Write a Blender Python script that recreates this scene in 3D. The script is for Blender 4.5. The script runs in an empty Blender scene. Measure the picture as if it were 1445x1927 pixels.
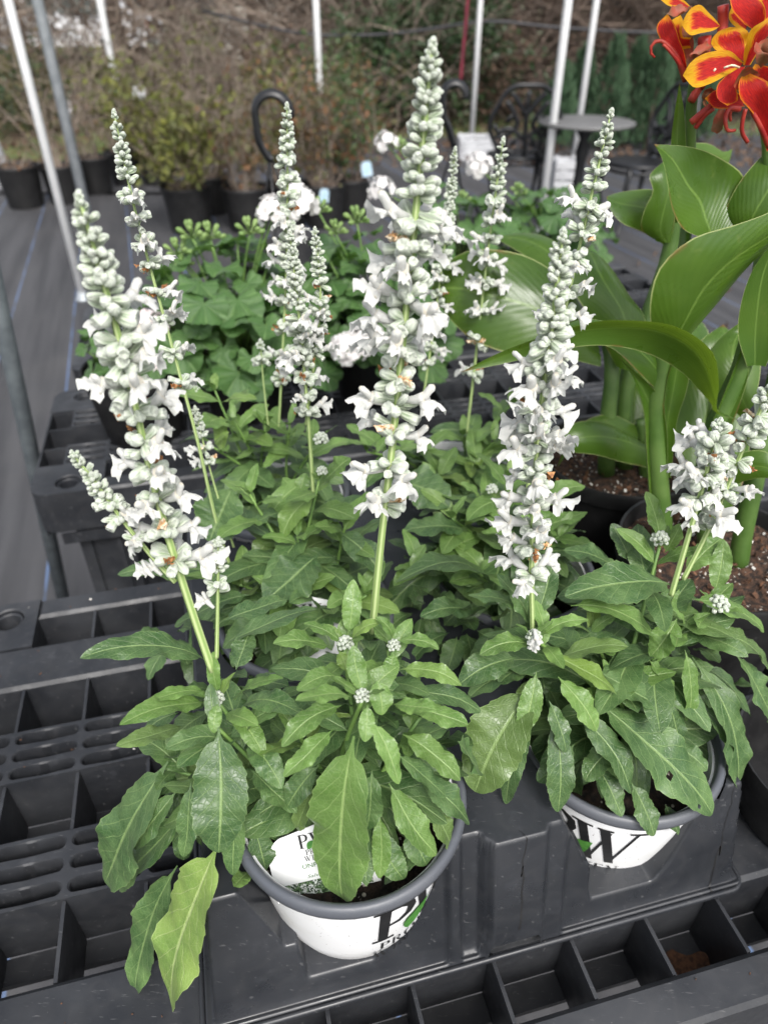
import bpy, math, random
from math import sin, cos, pi, sqrt, radians, exp
from mathutils import Vector, Matrix, noise

sc = bpy.context.scene
COL = sc.collection
RN = random.Random(11)

# ---------------------------------------------------------------- camera, sky, sun, exposure
CZ, PITCH, FPX = 1.36, radians(36.0), 1337.0
cam_d = bpy.data.cameras.new('camera')
cam = bpy.data.objects.new('camera', cam_d)
COL.objects.link(cam)
cam.location = (0, 0, CZ)
cam.rotation_euler = (pi / 2 - PITCH, 0, 0)
cam_d.sensor_fit = 'VERTICAL'
cam_d.sensor_height = 34.6
cam_d.sensor_width = 25.9
cam_d.lens = FPX / 1927 * 34.6
cam_d.clip_start = 0.02
cam_d.clip_end = 400
cam_d.dof.use_dof = True
cam_d.dof.focus_distance = 0.50
cam_d.dof.aperture_fstop = 24.0 / 3.9
sc.camera = cam

world = bpy.data.worlds.new('World')
sc.world = world
world.use_nodes = True
wn = world.node_tree.nodes
wl = world.node_tree.links
SUN_EL, SUN_AZ = radians(50), radians(163)      # azimuth measured from +Y clockwise
sky = wn.new('ShaderNodeTexSky')
sky.sky_type = 'NISHITA'
sky.sun_disc = False
sky.sun_elevation = SUN_EL
sky.sun_rotation = SUN_AZ
sky.dust_density = 4.0
hsv = wn.new('ShaderNodeHueSaturation')
hsv.inputs['Saturation'].default_value = 0.35
wl.new(sky.outputs[0], hsv.inputs['Color'])
wl.new(hsv.outputs[0], wn['Background'].inputs['Color'])
wn['Background'].inputs['Strength'].default_value = 0.125
sun_d = bpy.data.lights.new('sun', 'SUN')
sun_d.energy = 1.5
sun_d.angle = radians(20)
sun_d.color = (1.0, 0.97, 0.93)
sun = bpy.data.objects.new('sun', sun_d)
COL.objects.link(sun)
sd = Vector((sin(SUN_AZ) * cos(SUN_EL), cos(SUN_AZ) * cos(SUN_EL), sin(SUN_EL)))
sun.rotation_euler = (-sd).to_track_quat('-Z', 'Y').to_euler()
sun.location = (0, 0, 6)

sc.view_settings.view_transform = 'Standard'
sc.view_settings.look = 'None'
sc.view_settings.gamma = 1.0
sc.view_settings.use_curve_mapping = False
sc.view_settings.exposure = 0.98
sc.cycles.max_bounces = 6
sc.cycles.use_denoising = True

# ---------------------------------------------------------------- measuring the place
CF = Vector((0, cos(PITCH), -sin(PITCH)))
CU = Vector((0, sin(PITCH), cos(PITCH)))


def ray(u, v):
    return CF + Vector((1, 0, 0)) * ((u - 722.5) / FPX) + CU * ((963.5 - v) / FPX)


def at(u, v, Y):
    """the point seen at photo pixel (u, v) that stands Y metres ahead"""
    d = ray(u, v)
    return Vector((0, 0, CZ)) + d * (Y / d.y)


def onz(u, v, z):
    d = ray(u, v)
    return Vector((0, 0, CZ)) + d * ((z - CZ) / d.z)


def depth(p):
    return (p - Vector((0, 0, CZ))).dot(CF)


ANG = radians(14.2)
EC, ES = cos(ANG), sin(ANG)


def B(a, b, z):
    """bench frame (along, across, height) -> world"""
    return Vector((a * EC - b * ES, a * ES + b * EC, z))


BZ = 0.72          # bench top
RIMZ = 0.86        # pot rim

# ---------------------------------------------------------------- mesh helper


class MB:
    def __init__(s):
        s.v, s.f, s.uv, s.mi = [], [], [], []

    def add(s, vs, fs, uvs=None, m=0):
        o = len(s.v)
        s.v.extend(Vector(p) for p in vs)
        for f in fs:
            s.f.append(tuple(o + i for i in f))
            s.mi.append(m)
            s.uv.append([uvs[i] for i in f] if uvs else [(0, 0)] * len(f))
        return s

    def box(s, x0, x1, y0, y1, z0, z1, b=0.0, fr=None, m=0):
        """box with the top edges eased by b; fr maps (x, y, z) to world"""
        fr = fr or (lambda x, y, z: Vector((x, y, z)))
        vs = [(x0, y0, z0), (x1, y0, z0), (x1, y1, z0), (x0, y1, z0),
              (x0, y0, z1 - b), (x1, y0, z1 - b), (x1, y1, z1 - b), (x0, y1, z1 - b),
              (x0 + b, y0 + b, z1), (x1 - b, y0 + b, z1), (x1 - b, y1 - b, z1), (x0 + b, y1 - b, z1)]
        fs = [(3, 2, 1, 0), (0, 1, 5, 4), (1, 2, 6, 5), (2, 3, 7, 6), (3, 0, 4, 7)]
        if b > 0:
            fs += [(4, 5, 9, 8), (5, 6, 10, 9), (6, 7, 11, 10), (7, 4, 8, 11), (8, 9, 10, 11)]
        else:
            vs = vs[:8]
            fs += [(4, 5, 6, 7)]
        return s.add([fr(*p) for p in vs], fs, m=m)

    def tube(s, pts, rad, n=8, cap=True, m=0, flat=1.0):
        pts = [Vector(p) for p in pts]
        k = len(pts)
        if not hasattr(rad, '__len__'):
            rad = [rad] * k
        t0 = (pts[1] - pts[0]).normalized()
        a = t0.orthogonal().normalized()
        vs, fs, uv = [], [], []
        for i in range(k):
            t = (pts[min(i + 1, k - 1)] - pts[max(i - 1, 0)]).normalized()
            a = (a - t * a.dot(t))
            a = a.normalized() if a.length > 1e-6 else t.orthogonal().normalized()
            b = t.cross(a)
            for j in range(n):
                q = 2 * pi * j / n
                vs.append(pts[i] + (a * cos(q) + b * sin(q) * flat) * rad[i])
                uv.append((j / n, i / max(1, k - 1)))
        for i in range(k - 1):
            for j in range(n):
                j2 = (j + 1) % n
                fs.append((i * n + j, i * n + j2, (i + 1) * n + j2, (i + 1) * n + j))
        if cap:
            fs.append(tuple(reversed(range(n))))
            fs.append(tuple((k - 1) * n + j for j in range(n)))
        return s.add(vs, fs, uv, m)

    def lathe(s, prof, c, n=48, m=0, closed=False):
        """prof: (r, z) list turned about the vertical through c"""
        vs, fs, uv = [], [], []
        k = len(prof)
        for i, (r, z) in enumerate(prof):
            for j in range(n):
                q = 2 * pi * j / n
                vs.append((c[0] + r * cos(q), c[1] + r * sin(q), z))
                uv.append((j / n, i / (k - 1)))
        for i in range(k - 1):
            for j in range(n):
                j2 = (j + 1) % n
                fs.append((i * n + j, i * n + j2, (i + 1) * n + j2, (i + 1) * n + j))
        if closed:
            fs.append(tuple((k - 1) * n + j for j in range(n)))
        return s.add(vs, fs, uv, m)

    def mesh(s, name, mats, off=Vector((0, 0, 0)), smooth=True):
        me = bpy.data.meshes.new(name)
        me.from_pydata([tuple(p - off) for p in s.v], [], s.f)
        ul = me.uv_layers.new(name='UVMap')
        flat = []
        for q in s.uv:
            for c in q:
                flat.extend(c)
        ul.data.foreach_set('uv', flat)
        if smooth:
            me.polygons.foreach_set('use_smooth', [True] * len(me.polygons))
        mats = mats if isinstance(mats, (list, tuple)) else [mats]
        for m in mats:
            me.materials.append(m)
        if len(mats) > 1:
            me.polygons.foreach_set('material_index', s.mi)
        me.update()
        return me

    def build(s, name, mats, parent=None, smooth=True, origin=None):
        """one mesh object; under a parent its coordinates are relative to the root's base"""
        if parent is not None:
            root = parent
            while root.parent:
                root = root.parent
            off = root.location.copy()
        else:
            off = Vector(origin) if origin is not None else Vector((0, 0, 0))
        me = s.mesh(name, mats, off, smooth)
        o = bpy.data.objects.new(name, me)
        COL.objects.link(o)
        if parent is not None:
            o.parent = parent
        else:
            o.location = off
        return o


def sharp(o, deg=40):
    """flat shading across hard edges"""
    me = o.data
    try:
        me.set_sharp_from_angle(angle=radians(deg))
    except Exception:
        pass
    return o


def place(name, me, parent, loc, rot=None, scale=None):
    root = parent
    while root.parent:
        root = root.parent
    o = bpy.data.objects.new(name, me)
    COL.objects.link(o)
    o.parent = parent
    m = Matrix.Translation(Vector(loc) - root.location)
    if rot is not None:
        m = m @ rot.to_4x4()
    if scale is not None:
        m = m @ Matrix.Diagonal((scale, scale, scale, 1)) if not hasattr(scale, '__len__') else m @ Matrix.Diagonal((*scale, 1))
    o.matrix_basis = m
    return o


def thing(name, label, cat, loc, group=None):
    o = bpy.data.objects.new(name, None)
    COL.objects.link(o)
    o.empty_display_size = 0.05
    o.location = Vector(loc)
    tag(o, label, cat, group)
    return o


def tag(o, label=None, cat=None, group=None, kind=None):
    if label:
        o['label'] = label
    if cat:
        o['category'] = cat
    if group:
        o['group'] = group
    if kind:
        o['kind'] = kind
    return o


def catmull(P, n):
    """n points along a smooth curve through P"""
    P = [Vector(p) for p in P]
    if len(P) == 2:
        return [P[0].lerp(P[1], i / (n - 1)) for i in range(n)]
    Q = [P[0] * 2 - P[1]] + P + [P[-1] * 2 - P[-2]]
    L = [0]
    for i in range(len(P) - 1):
        L.append(L[-1] + (P[i + 1] - P[i]).length + 1e-9)
    out = []
    for i in range(n):
        d = L[-1] * i / (n - 1)
        k = 0
        while k < len(P) - 2 and d > L[k + 1]:
            k += 1
        t = (d - L[k]) / (L[k + 1] - L[k])
        a, b, c, e = Q[k], Q[k + 1], Q[k + 2], Q[k + 3]
        out.append(0.5 * ((2 * b) + (c - a) * t + (2 * a - 5 * b + 4 * c - e) * t * t + (3 * b - a - 3 * c + e) * t ** 3))
    return out


# ---------------------------------------------------------------- materials
class NT:
    """tiny node graph helper"""

    def __init__(s, name):
        s.m = bpy.data.materials.new(name)
        s.m.use_nodes = True
        s.n, s.l = s.m.node_tree.nodes, s.m.node_tree.links
        s.b = s.n['Principled BSDF']
        s.out = s.n['Material Output']

    def node(s, t, **kw):
        x = s.n.new(t)
        for k, v in kw.items():
            setattr(x, k, v)
        return x

    def link(s, a, b):
        if isinstance(a, (int, float)):
            b.default_value = a
        elif isinstance(a, (tuple, list)):
            b.default_value = (*a, 1) if len(a) == 3 and len(b.default_value) == 4 else a
        else:
            s.l.new(a, b)

    def math(s, op, a, b=0.0, c=0.0):
        x = s.node('ShaderNodeMath', operation=op)
        s.link(a, x.inputs[0]); s.link(b, x.inputs[1]); s.link(c, x.inputs[2])
        return x.outputs[0]

    def mix(s, f, a, b):
        x = s.node('ShaderNodeMix', data_type='RGBA')
        s.link(f, x.inputs[0]); s.link(a, x.inputs[6]); s.link(b, x.inputs[7])
        return x.outputs[2]

    def noise(s, scale, detail=4, vec=None, rough=0.55):
        x = s.node('ShaderNodeTexNoise')
        x.inputs['Scale'].default_value = scale
        x.inputs['Detail'].default_value = detail
        x.inputs['Roughness'].default_value = rough
        s.l.new(vec if vec else s.coord(), x.inputs['Vector'])
        return x.outputs[0]

    def coord(s, k='Object'):
        if not hasattr(s, 'tc'):
            s.tc = s.node('ShaderNodeTexCoord')
        return s.tc.outputs[k]

    def geo(s):
        return s.node('ShaderNodeNewGeometry').outputs['Position']

    def ramp(s, v, lo, hi, a=0.0, b=1.0):
        x = s.node('ShaderNodeMapRange')
        x.interpolation_type = 'SMOOTHSTEP'
        s.link(v, x.inputs[0])
        for i, q in zip((1, 2, 3, 4), (lo, hi, a, b)):
            s.link(q, x.inputs[i])
        return x.outputs[0]

    def bump(s, h, strength=0.3, dist=0.001):
        x = s.node('ShaderNodeBump')
        x.inputs['Strength'].default_value = strength
        x.inputs['Distance'].default_value = dist
        s.link(h, x.inputs['Height'])
        s.l.new(x.outputs[0], s.b.inputs['Normal'])

    def rnd(s):
        return s.node('ShaderNodeObjectInfo').outputs['Random']

    def translucent(s, col, f):
        t = s.node('ShaderNodeBsdfTranslucent')
        s.link(col, t.inputs[0])
        m = s.node('ShaderNodeMixShader')
        m.inputs[0].default_value = f
        s.l.new(s.b.outputs[0], m.inputs[1]); s.l.new(t.outputs[0], m.inputs[2])
        s.l.new(m.outputs[0], s.out.inputs[0])


def flat_mat(name, col, col2=None, rough=0.6, scale=40, bump=0.0, bscale=200, bdist=0.0005, trans=0.0, spec=0.5, rnd=0.0, metal=0.0):
    t = NT(name)
    col2 = col2 or tuple(c * 0.8 for c in col)
    c = t.mix(t.ramp(t.noise(scale), 0.35, 0.65), col, col2)
    if rnd:
        r = t.rnd()
        c = t.mix(t.math('MULTIPLY', r, rnd), c, tuple(q * 0.55 for q in col))
    t.link(c, t.b.inputs['Base Color'])
    t.b.inputs['Roughness'].default_value = rough
    t.b.inputs['Metallic'].default_value = metal
    t.b.inputs['Specular IOR Level'].default_value = spec
    if bump:
        t.bump(t.noise(bscale), bump, bdist)
    if trans:
        t.translucent(c, trans)
    return t.m


def vein_leaf(name, dark, light, vein, rough, n_lat, trans_col, trans):
    t = NT(name)
    s = t.node('ShaderNodeSeparateXYZ')
    t.l.new(t.coord('UV'), s.inputs[0])
    u = t.math('MULTIPLY', t.math('ABSOLUTE', t.math('SUBTRACT', s.outputs[0], 0.5)), 2.0)
    y = s.outputs[1]
    wob = t.math('MULTIPLY', t.math('SUBTRACT', t.noise(70, 2), 0.5), 0.5)
    rib = t.ramp(u, 0.025, 0.075, 1, 0)
    ph = t.math('ADD', t.math('SUBTRACT', t.math('MULTIPLY', y, n_lat), t.math('MULTIPLY', t.math('POWER', u, 0.8), 1.9)), wob)
    side = t.math('MULTIPLY', t.math('GREATER_THAN', s.outputs[0], 0.5), 0.4)
    tri = t.math('PINGPONG', t.math('ADD', t.math('ADD', ph, side), 40.0), 0.5)
    lat = t.math('MULTIPLY', t.ramp(tri, 0.012, 0.055, 1, 0), t.ramp(u, 0.7, 1.0, 1, 0.15))
    net = t.node('ShaderNodeTexVoronoi', feature='DISTANCE_TO_EDGE')
    net.inputs['Scale'].default_value = 320
    t.l.new(t.coord(), net.inputs['Vector'])
    netv = t.ramp(net.outputs[0], 0.0, 0.12, 1, 0)
    base = t.mix(t.ramp(t.noise(45, 4), 0.3, 0.7), dark, light)
    r = t.rnd()
    base = t.mix(t.math('MULTIPLY', r, 0.55), base, tuple(c * f for c, f in zip(dark, (0.8, 0.75, 0.9))))
    base = t.mix(t.ramp(t.math('FRACT', t.math('MULTIPLY', r, 7.31)), 0.88, 1.0, 0, 0.30), base, tuple(c * f for c, f in zip(light, (1.7, 1.35, .8))))
    blot = t.math('MULTIPLY', t.ramp(t.noise(22, 4), 0.60, 0.78), t.ramp(u, 0.3, 1.0))
    base = t.mix(t.math('MULTIPLY', blot, 0.18), base, tuple(c * f for c, f in zip(light, (1.35, 1.15, .7))))
    base = t.mix(t.math('MULTIPLY', netv, 0.12), base, vein)
    c = t.mix(t.math('MULTIPLY', lat, 0.34), base, vein)
    c = t.mix(t.math('MULTIPLY', rib, 0.60), c, vein)
    edge = t.ramp(u, 0.955, 1.0)
    c = t.mix(t.math('MULTIPLY', edge, 0.35), c, vein)
    t.link(c, t.b.inputs['Base Color'])
    t.link(t.ramp(t.noise(90, 3), 0.3, 0.7, rough - 0.07, rough + 0.1), t.b.inputs['Roughness'])
    t.b.inputs['Specular IOR Level'].default_value = 0.55
    t.b.inputs['Sheen Weight'].default_value = 0.03
    t.b.inputs['Sheen Roughness'].default_value = 0.5
    h = t.math('SUBTRACT', t.math('MULTIPLY', t.noise(160, 3), 0.7), t.math('ADD', t.math('MULTIPLY', lat, 0.8), t.math('ADD', t.math('MULTIPLY', rib, 1.1), t.math('MULTIPLY', netv, 0.35))))
    t.bump(h, 0.5, 0.0007)
    t.translucent(t.mix(0.5, c, trans_col), trans)
    return t.m


M = {}
M['salvia'] = vein_leaf('salvia_leaf', (0.040, 0.094, 0.027), (0.108, 0.190, 0.060), (0.25, 0.36, 0.13), 0.37, 8.0, (0.16, 0.32, 0.05), 0.12)
M['young'] = vein_leaf('salvia_young_leaf', (0.092, 0.185, 0.036), (0.170, 0.290, 0.074), (0.34, 0.47, 0.17), 0.37, 7.0, (0.22, 0.42, 0.06), 0.2)
M['pale'] = vein_leaf('salvia_ageing_leaf', (0.165, 0.285, 0.060), (0.26, 0.38, 0.085), (0.50, 0.60, 0.26), 0.42, 8.0, (0.32, 0.45, 0.06), 0.2)


def stem_mat():
    t = NT('salvia_stem')
    s = t.node('ShaderNodeSeparateXYZ')
    t.l.new(t.coord('UV'), s.inputs[0])
    g = t.ramp(t.math('PINGPONG', t.math('MULTIPLY', s.outputs[0], 4.0), 0.5), 0.1, 0.35)
    c = t.mix(g, (0.22, 0.33, 0.10), (0.40, 0.49, 0.22))
    t.link(c, t.b.inputs['Base Color'])
    t.b.inputs['Roughness'].default_value = 0.55
    t.bump(g, 0.5, 0.0006)
    return t.m


M['stem'] = stem_mat()
M['branch'] = flat_mat('salvia_branch', (0.15, 0.26, 0.06), (0.10, 0.19, 0.05), 0.55)


def calyx_mat():
    t = NT('calyx')
    s = t.node('ShaderNodeSeparateXYZ')
    t.l.new(t.coord('UV'), s.inputs[0])
    g = t.ramp(t.math('PINGPONG', t.math('MULTIPLY', s.outputs[0], 7.0), 0.5), 0.08, 0.32)
    c = t.mix(g, (0.27, 0.36, 0.21), (0.53, 0.60, 0.45))
    c = t.mix(t.ramp(s.outputs[1], 0.45, 0.95), c, (0.66, 0.71, 0.61))
    c = t.mix(t.math('MULTIPLY', t.ramp(t.noise(260, 2), 0.4, 0.7), 0.4), c, (0.40, 0.50, 0.35))
    t.link(c, t.b.inputs['Base Color'])
    t.b.inputs['Roughness'].default_value = 0.75
    t.b.inputs['Sheen Weight'].default_value = 0.6
    t.bump(t.math('ADD', g, t.math('MULTIPLY', t.noise(1500, 3), 1.6)), 0.8, 0.0005)
    t.translucent(c, 0.12)
    return t.m


M['calyx'] = calyx_mat()


def floret_mat():
    t = NT('white_floret')
    c = t.mix(t.ramp(t.noise(300, 3), 0.35, 0.7), (0.69, 0.69, 0.665), (0.58, 0.59, 0.565))
    s = t.node('ShaderNodeSeparateXYZ')
    t.l.new(t.coord('UV'), s.inputs[0])
    c = t.mix(t.ramp(s.outputs[1], 0.9, 1.0, 0, 0.45), c, (0.80, 0.70, 0.48))
    t.link(c, t.b.inputs['Base Color'])
    t.b.inputs['Roughness'].default_value = 0.65
    t.b.inputs['Sheen Weight'].default_value = 0.2
    t.bump(t.noise(700, 3), 0.5, 0.0004)
    t.translucent((0.78, 0.79, 0.77), 0.3)
    return t.m


M['floret'] = floret_mat()
M['wither'] = flat_mat('withered_floret', (0.42, 0.20, 0.07), (0.20, 0.075, 0.025), 0.7, 350, 0.6, 600, 0.0005)
M['wither_pale'] = flat_mat('fading_floret', (0.75, 0.66, 0.5), (0.5, 0.28, 0.12), 0.7, 260, 0.5, 600, 0.0005)


def plastic(name, col, rough=0.45, dust=0.5, dustcol=(0.12, 0.12, 0.125)):
    t = NT(name)
    p = t.geo()
    big = t.noise(9, 5, p)
    fine = t.noise(260, 3, p)
    st = t.node('ShaderNodeMapping')
    t.l.new(p, st.inputs[0])
    st.inputs['Scale'].default_value = (30, 260, 60)
    st.inputs['Rotation'].default_value = (0, 0, ANG + 0.5)
    scr = t.ramp(t.noise(3, 2, st.outputs[0]), 0.66, 0.74)
    spk = t.node('ShaderNodeTexVoronoi')
    spk.inputs['Scale'].default_value = 240
    t.l.new(p, spk.inputs['Vector'])
    spots = t.math('MULTIPLY', t.ramp(spk.outputs['Distance'], 0.05, 0.12, 1, 0), t.ramp(t.noise(60, 2, p), 0.58, 0.66))
    c = t.mix(t.math('MULTIPLY', t.ramp(big, 0.35, 0.75), dust), col, dustcol)
    c = t.mix(t.math('MULTIPLY', scr, 0.30 * dust), c, (0.3, 0.3, 0.3))
    wat = t.math('PINGPONG', t.math('MULTIPLY', t.noise(16, 2, p), 6.0), 0.5)
    c = t.mix(t.math('MULTIPLY', t.ramp(wat, 0.0, 0.25, 1, 0), 0.05 * dust), c, (0.16, 0.15, 0.14))
    c = t.mix(t.math('MULTIPLY', t.ramp(t.noise(40, 6, p, .7), 0.56, 0.74), 0.45 * dust), c, tuple(q * 1.5 for q in dustcol))
    c = t.mix(t.math('MULTIPLY', spots, 0.6 * dust), c, (0.38, 0.36, 0.33))
    t.link(c, t.b.inputs['Base Color'])
    t.link(t.ramp(t.noise(35, 4, p), 0.3, 0.7, rough - 0.08, rough + 0.12), t.b.inputs['Roughness'])
    t.bump(t.math('ADD', fine, t.math('MULTIPLY', scr, -0.4)), 0.22, 0.0004)
    return t.m


M['bench'] = plastic('bench_plastic', (0.0145, 0.016, 0.0195), 0.46, 0.6, (0.055, 0.058, 0.064))
M['tray'] = plastic('tray_plastic', (0.016, 0.0178, 0.0215), 0.34, 0.5, (0.050, 0.053, 0.060))
M['blackpot'] = plastic('black_pot_plastic', (0.006, 0.006, 0.0065), 0.5, 0.25, (0.03, 0.03, 0.03))
M['greyrim'] = plastic('grey_rim_plastic', (0.080, 0.087, 0.102), 0.36, 0.35, (0.14, 0.145, 0.155))


def pot_white():
    t = NT('white_pot_print')
    p = t.geo()
    c = t.mix(t.ramp(t.noise(18, 5, p), 0.5, 0.8), (0.80, 0.81, 0.82), (0.70, 0.70, 0.68))
    c = t.mix(t.ramp(t.noise(180, 3, p), 0.68, 0.76, 0, 0.35), c, (0.45, 0.42, 0.36))
    t.link(c, t.b.inputs['Base Color'])
    c = t.mix(t.ramp(t.noise(420, 2, p), 0.70, 0.74, 0, 0.7), c, (0.10, 0.06, 0.04))
    c = t.mix(t.ramp(t.noise(7, 4, p), 0.52, 0.72, 0, 0.25), c, (0.48, 0.44, 0.37))
    t.link(c, t.b.inputs['Base Color'])
    t.b.inputs['Roughness'].default_value = 0.33
    return t.m


M['potwhite'] = pot_white()
M['ink'] = flat_mat('black_ink', (0.012, 0.012, 0.013), (0.02, 0.02, 0.02), 0.35)
M['greenink'] = flat_mat('green_ink', (0.05, 0.19, 0.03), (0.09, 0.27, 0.05), 0.4, 300)
M['taggreen'] = flat_mat('tag_green_ink', (0.06, 0.17, 0.05), None, 0.5)
M['taggrey'] = flat_mat('tag_grey_ink', (0.10, 0.14, 0.11), None, 0.5)
M['card'] = flat_mat('tag_card', (0.80, 0.81, 0.82), (0.76, 0.77, 0.78), 0.35)


def tag_photo():
    t = NT('tag_picture')
    n1 = t.noise(900, 5)
    n2 = t.noise(210, 3)
    c = t.mix(t.ramp(n1, 0.42, 0.6), (0.015, 0.04, 0.015), (0.14, 0.24, 0.10))
    c = t.mix(t.math('MULTIPLY', t.ramp(n1, 0.47, 0.53), t.ramp(n2, 0.42, 0.55)), c, (0.78, 0.80, 0.80))
    t.link(c, t.b.inputs['Base Color'])
    t.b.inputs['Roughness'].default_value = 0.35
    return t.m


M['picture'] = tag_photo()


def soil(name='potting_soil', lo=(0.012, 0.008, 0.006), hi=(0.085, 0.042, 0.024)):
    t = NT(name)
    n = t.noise(160, 6)
    c = t.mix(t.ramp(n, 0.35, 0.65), lo, hi)
    v = t.node('ShaderNodeTexVoronoi')
    v.inputs['Scale'].default_value = 170
    t.l.new(t.coord(), v.inputs['Vector'])
    c = t.mix(t.math('MULTIPLY', t.ramp(v.outputs['Distance'], 0.18, 0.3, 1, 0), t.ramp(t.noise(120, 1), 0.55, 0.6)), c, (0.5, 0.46, 0.4))
    t.link(c, t.b.inputs['Base Color'])
    t.b.inputs['Roughness'].default_value = 0.95
    t.bump(n, 1.0, 0.006)
    return t.m


M['soil'] = soil()
M['peat'] = soil('dark_peat', (0.006, 0.0045, 0.004), (0.030, 0.018, 0.012))
M['perlite'] = flat_mat('perlite', (0.72, 0.7, 0.66), (0.6, 0.56, 0.5), 0.9)
M['bark'] = flat_mat('bark_chip', (0.15, 0.07, 0.035), (0.06, 0.03, 0.018), 0.9, 200, 0.5, 300)


def canna_leaf():
    t = NT('canna_leaf')
    s = t.node('ShaderNodeSeparateXYZ')
    t.l.new(t.coord('UV'), s.inputs[0])
    u = t.math('MULTIPLY', t.math('ABSOLUTE', t.math('SUBTRACT', s.outputs[0], 0.5)), 2.0)
    y = s.outputs[1]
    ph = t.math('SUBTRACT', t.math('MULTIPLY', y, 16.0), t.math('MULTIPLY', u, 7.0))
    st = t.math('PINGPONG', t.math('ADD', ph, 60.0), 0.5)
    stripe = t.ramp(st, 0.05, 0.45)
    ph2 = t.math('PINGPONG', t.math('ADD', t.math('MULTIPLY', ph, 5.0), 300.0), 0.5)
    c = t.mix(t.ramp(t.noise(14, 3), 0.3, 0.7), (0.045, 0.102, 0.012), (0.078, 0.148, 0.020))
    c = t.mix(t.math('MULTIPLY', stripe, 0.14), c, (0.035, 0.10, 0.010))
    c = t.mix(t.math('MULTIPLY', t.ramp(u, 0.965, 0.985), 0.75), c, (0.42, 0.46, 0.20))
    c = t.mix(t.math('MULTIPLY', t.ramp(u, 0.015, 0.05, 1, 0), 0.5), c, (0.20, 0.32, 0.07))
    c = t.mix(t.ramp(y, 0.955, 0.985, 0, 0.85), c, (0.14, 0.055, 0.02))
    c = t.mix(t.math('MULTIPLY', t.ramp(t.noise(55, 5), 0.62, 0.72), 0.35), c, (0.16, 0.20, 0.05))
    c = t.mix(t.math('MULTIPLY', t.math('MULTIPLY', t.ramp(u, 0.90, 0.98), t.ramp(t.noise(18, 3), 0.56, 0.62)), 0.8), c, (0.17, 0.08, 0.03))
    t.link(c, t.b.inputs['Base Color'])
    t.link(t.ramp(t.noise(40, 3), 0.3, 0.7, 0.26, 0.40), t.b.inputs['Roughness'])
    t.b.inputs['Specular IOR Level'].default_value = 0.5
    t.bump(t.math('ADD', t.math('MULTIPLY', stripe, 1.0), t.math('MULTIPLY', ph2, 0.5)), 0.16, 0.0007)
    t.translucent((0.24, 0.38, 0.025), 0.28)
    return t.m


M['canna'] = canna_leaf()
M['cannastem'] = flat_mat('canna_stem', (0.050, 0.105, 0.018), (0.085, 0.150, 0.035), 0.42, 25, 0.2, 90, .002)


def canna_petal(name, yellow_w):
    t = NT(name)
    s = t.node('ShaderNodeSeparateXYZ')
    t.l.new(t.coord('UV'), s.inputs[0])
    u = t.math('MULTIPLY', t.math('ABSOLUTE', t.math('SUBTRACT', s.outputs[0], 0.5)), 2.0)
    y = s.outputs[1]
    fan = t.node('ShaderNodeMapping')
    t.l.new(t.coord('UV'), fan.inputs[0])
    fan.inputs['Scale'].default_value = (14, 3, 1)
    jag = t.math('MULTIPLY', t.math('SUBTRACT', t.noise(2.2, 4, fan.outputs[0]), 0.5), 0.55)
    d = t.math('ADD', t.math('MAXIMUM', u, t.ramp(y, 0.55, 1.0, 0.35, 1.02)), jag)
    red = t.mix(t.ramp(t.noise(3, 3, fan.outputs[0]), 0.35, 0.65), (0.68, 0.022, 0.012), (0.46, 0.008, 0.012))
    yel = t.mix(t.ramp(t.noise(2.5, 3, fan.outputs[0]), 0.35, 0.65), (0.88, 0.52, 0.010), (0.84, 0.36, 0.008))
    c = t.mix(t.ramp(d, 1 - yellow_w - 0.12, 1 - yellow_w + 0.02), red, (0.82, 0.16, 0.010))
    c = t.mix(t.ramp(d, 1 - yellow_w - 0.03, 1 - yellow_w + 0.10), c, yel)
    t.link(c, t.b.inputs['Base Color'])
    t.b.inputs['Roughness'].default_value = 0.55
    t.bump(t.noise(4, 5, fan.outputs[0]), 0.8, 0.0016)
    t.translucent(c, 0.4)
    return t.m


M['petal_yellow'] = canna_petal('canna_petal_yellow_edged', 0.40)
M['petal_red'] = canna_petal('canna_petal_red', 0.06)
M['petal_wilt'] = flat_mat('canna_petal_wilted', (0.30, 0.06, 0.03), (0.16, 0.075, 0.03), 0.6, 120, 0.5, 300, 0.001, 0.2)
M['petal_tube'] = flat_mat('canna_flower_tube', (0.42, 0.05, 0.03), (0.30, 0.015, 0.015), 0.45, 60, trans=0.15)


def geranium_leaf():
    t = NT('geranium_leaf')
    s = t.node('ShaderNodeSeparateXYZ')
    t.l.new(t.coord('UV'), s.inputs[0])
    g = t.ramp(t.math('PINGPONG', t.math('MULTIPLY', s.outputs[0], 7.0), 0.5), 0.0, 0.07, 1, 0)
    c = t.mix(t.ramp(t.noise(35, 3), 0.3, 0.7), (0.040, 0.105, 0.021), (0.090, 0.180, 0.045))
    c = t.mix(t.math('MULTIPLY', t.rnd(), 0.75), c, (0.028, 0.085, 0.016))
    c = t.mix(t.ramp(s.outputs[1], 0.35, 0.75, 0.35, 0), c, (0.035, 0.095, 0.02))
    c = t.mix(t.math('MULTIPLY', g, 0.4), c, (0.24, 0.38, 0.13))
    t.link(c, t.b.inputs['Base Color'])
    t.b.inputs['Roughness'].default_value = 0.5
    t.b.inputs['Sheen Weight'].default_value = 0.12
    t.bump(t.math('SUBTRACT', t.noise(140, 2), g), 0.4, 0.001)
    t.translucent((0.16, 0.36, 0.04), 0.2)
    return t.m


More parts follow.
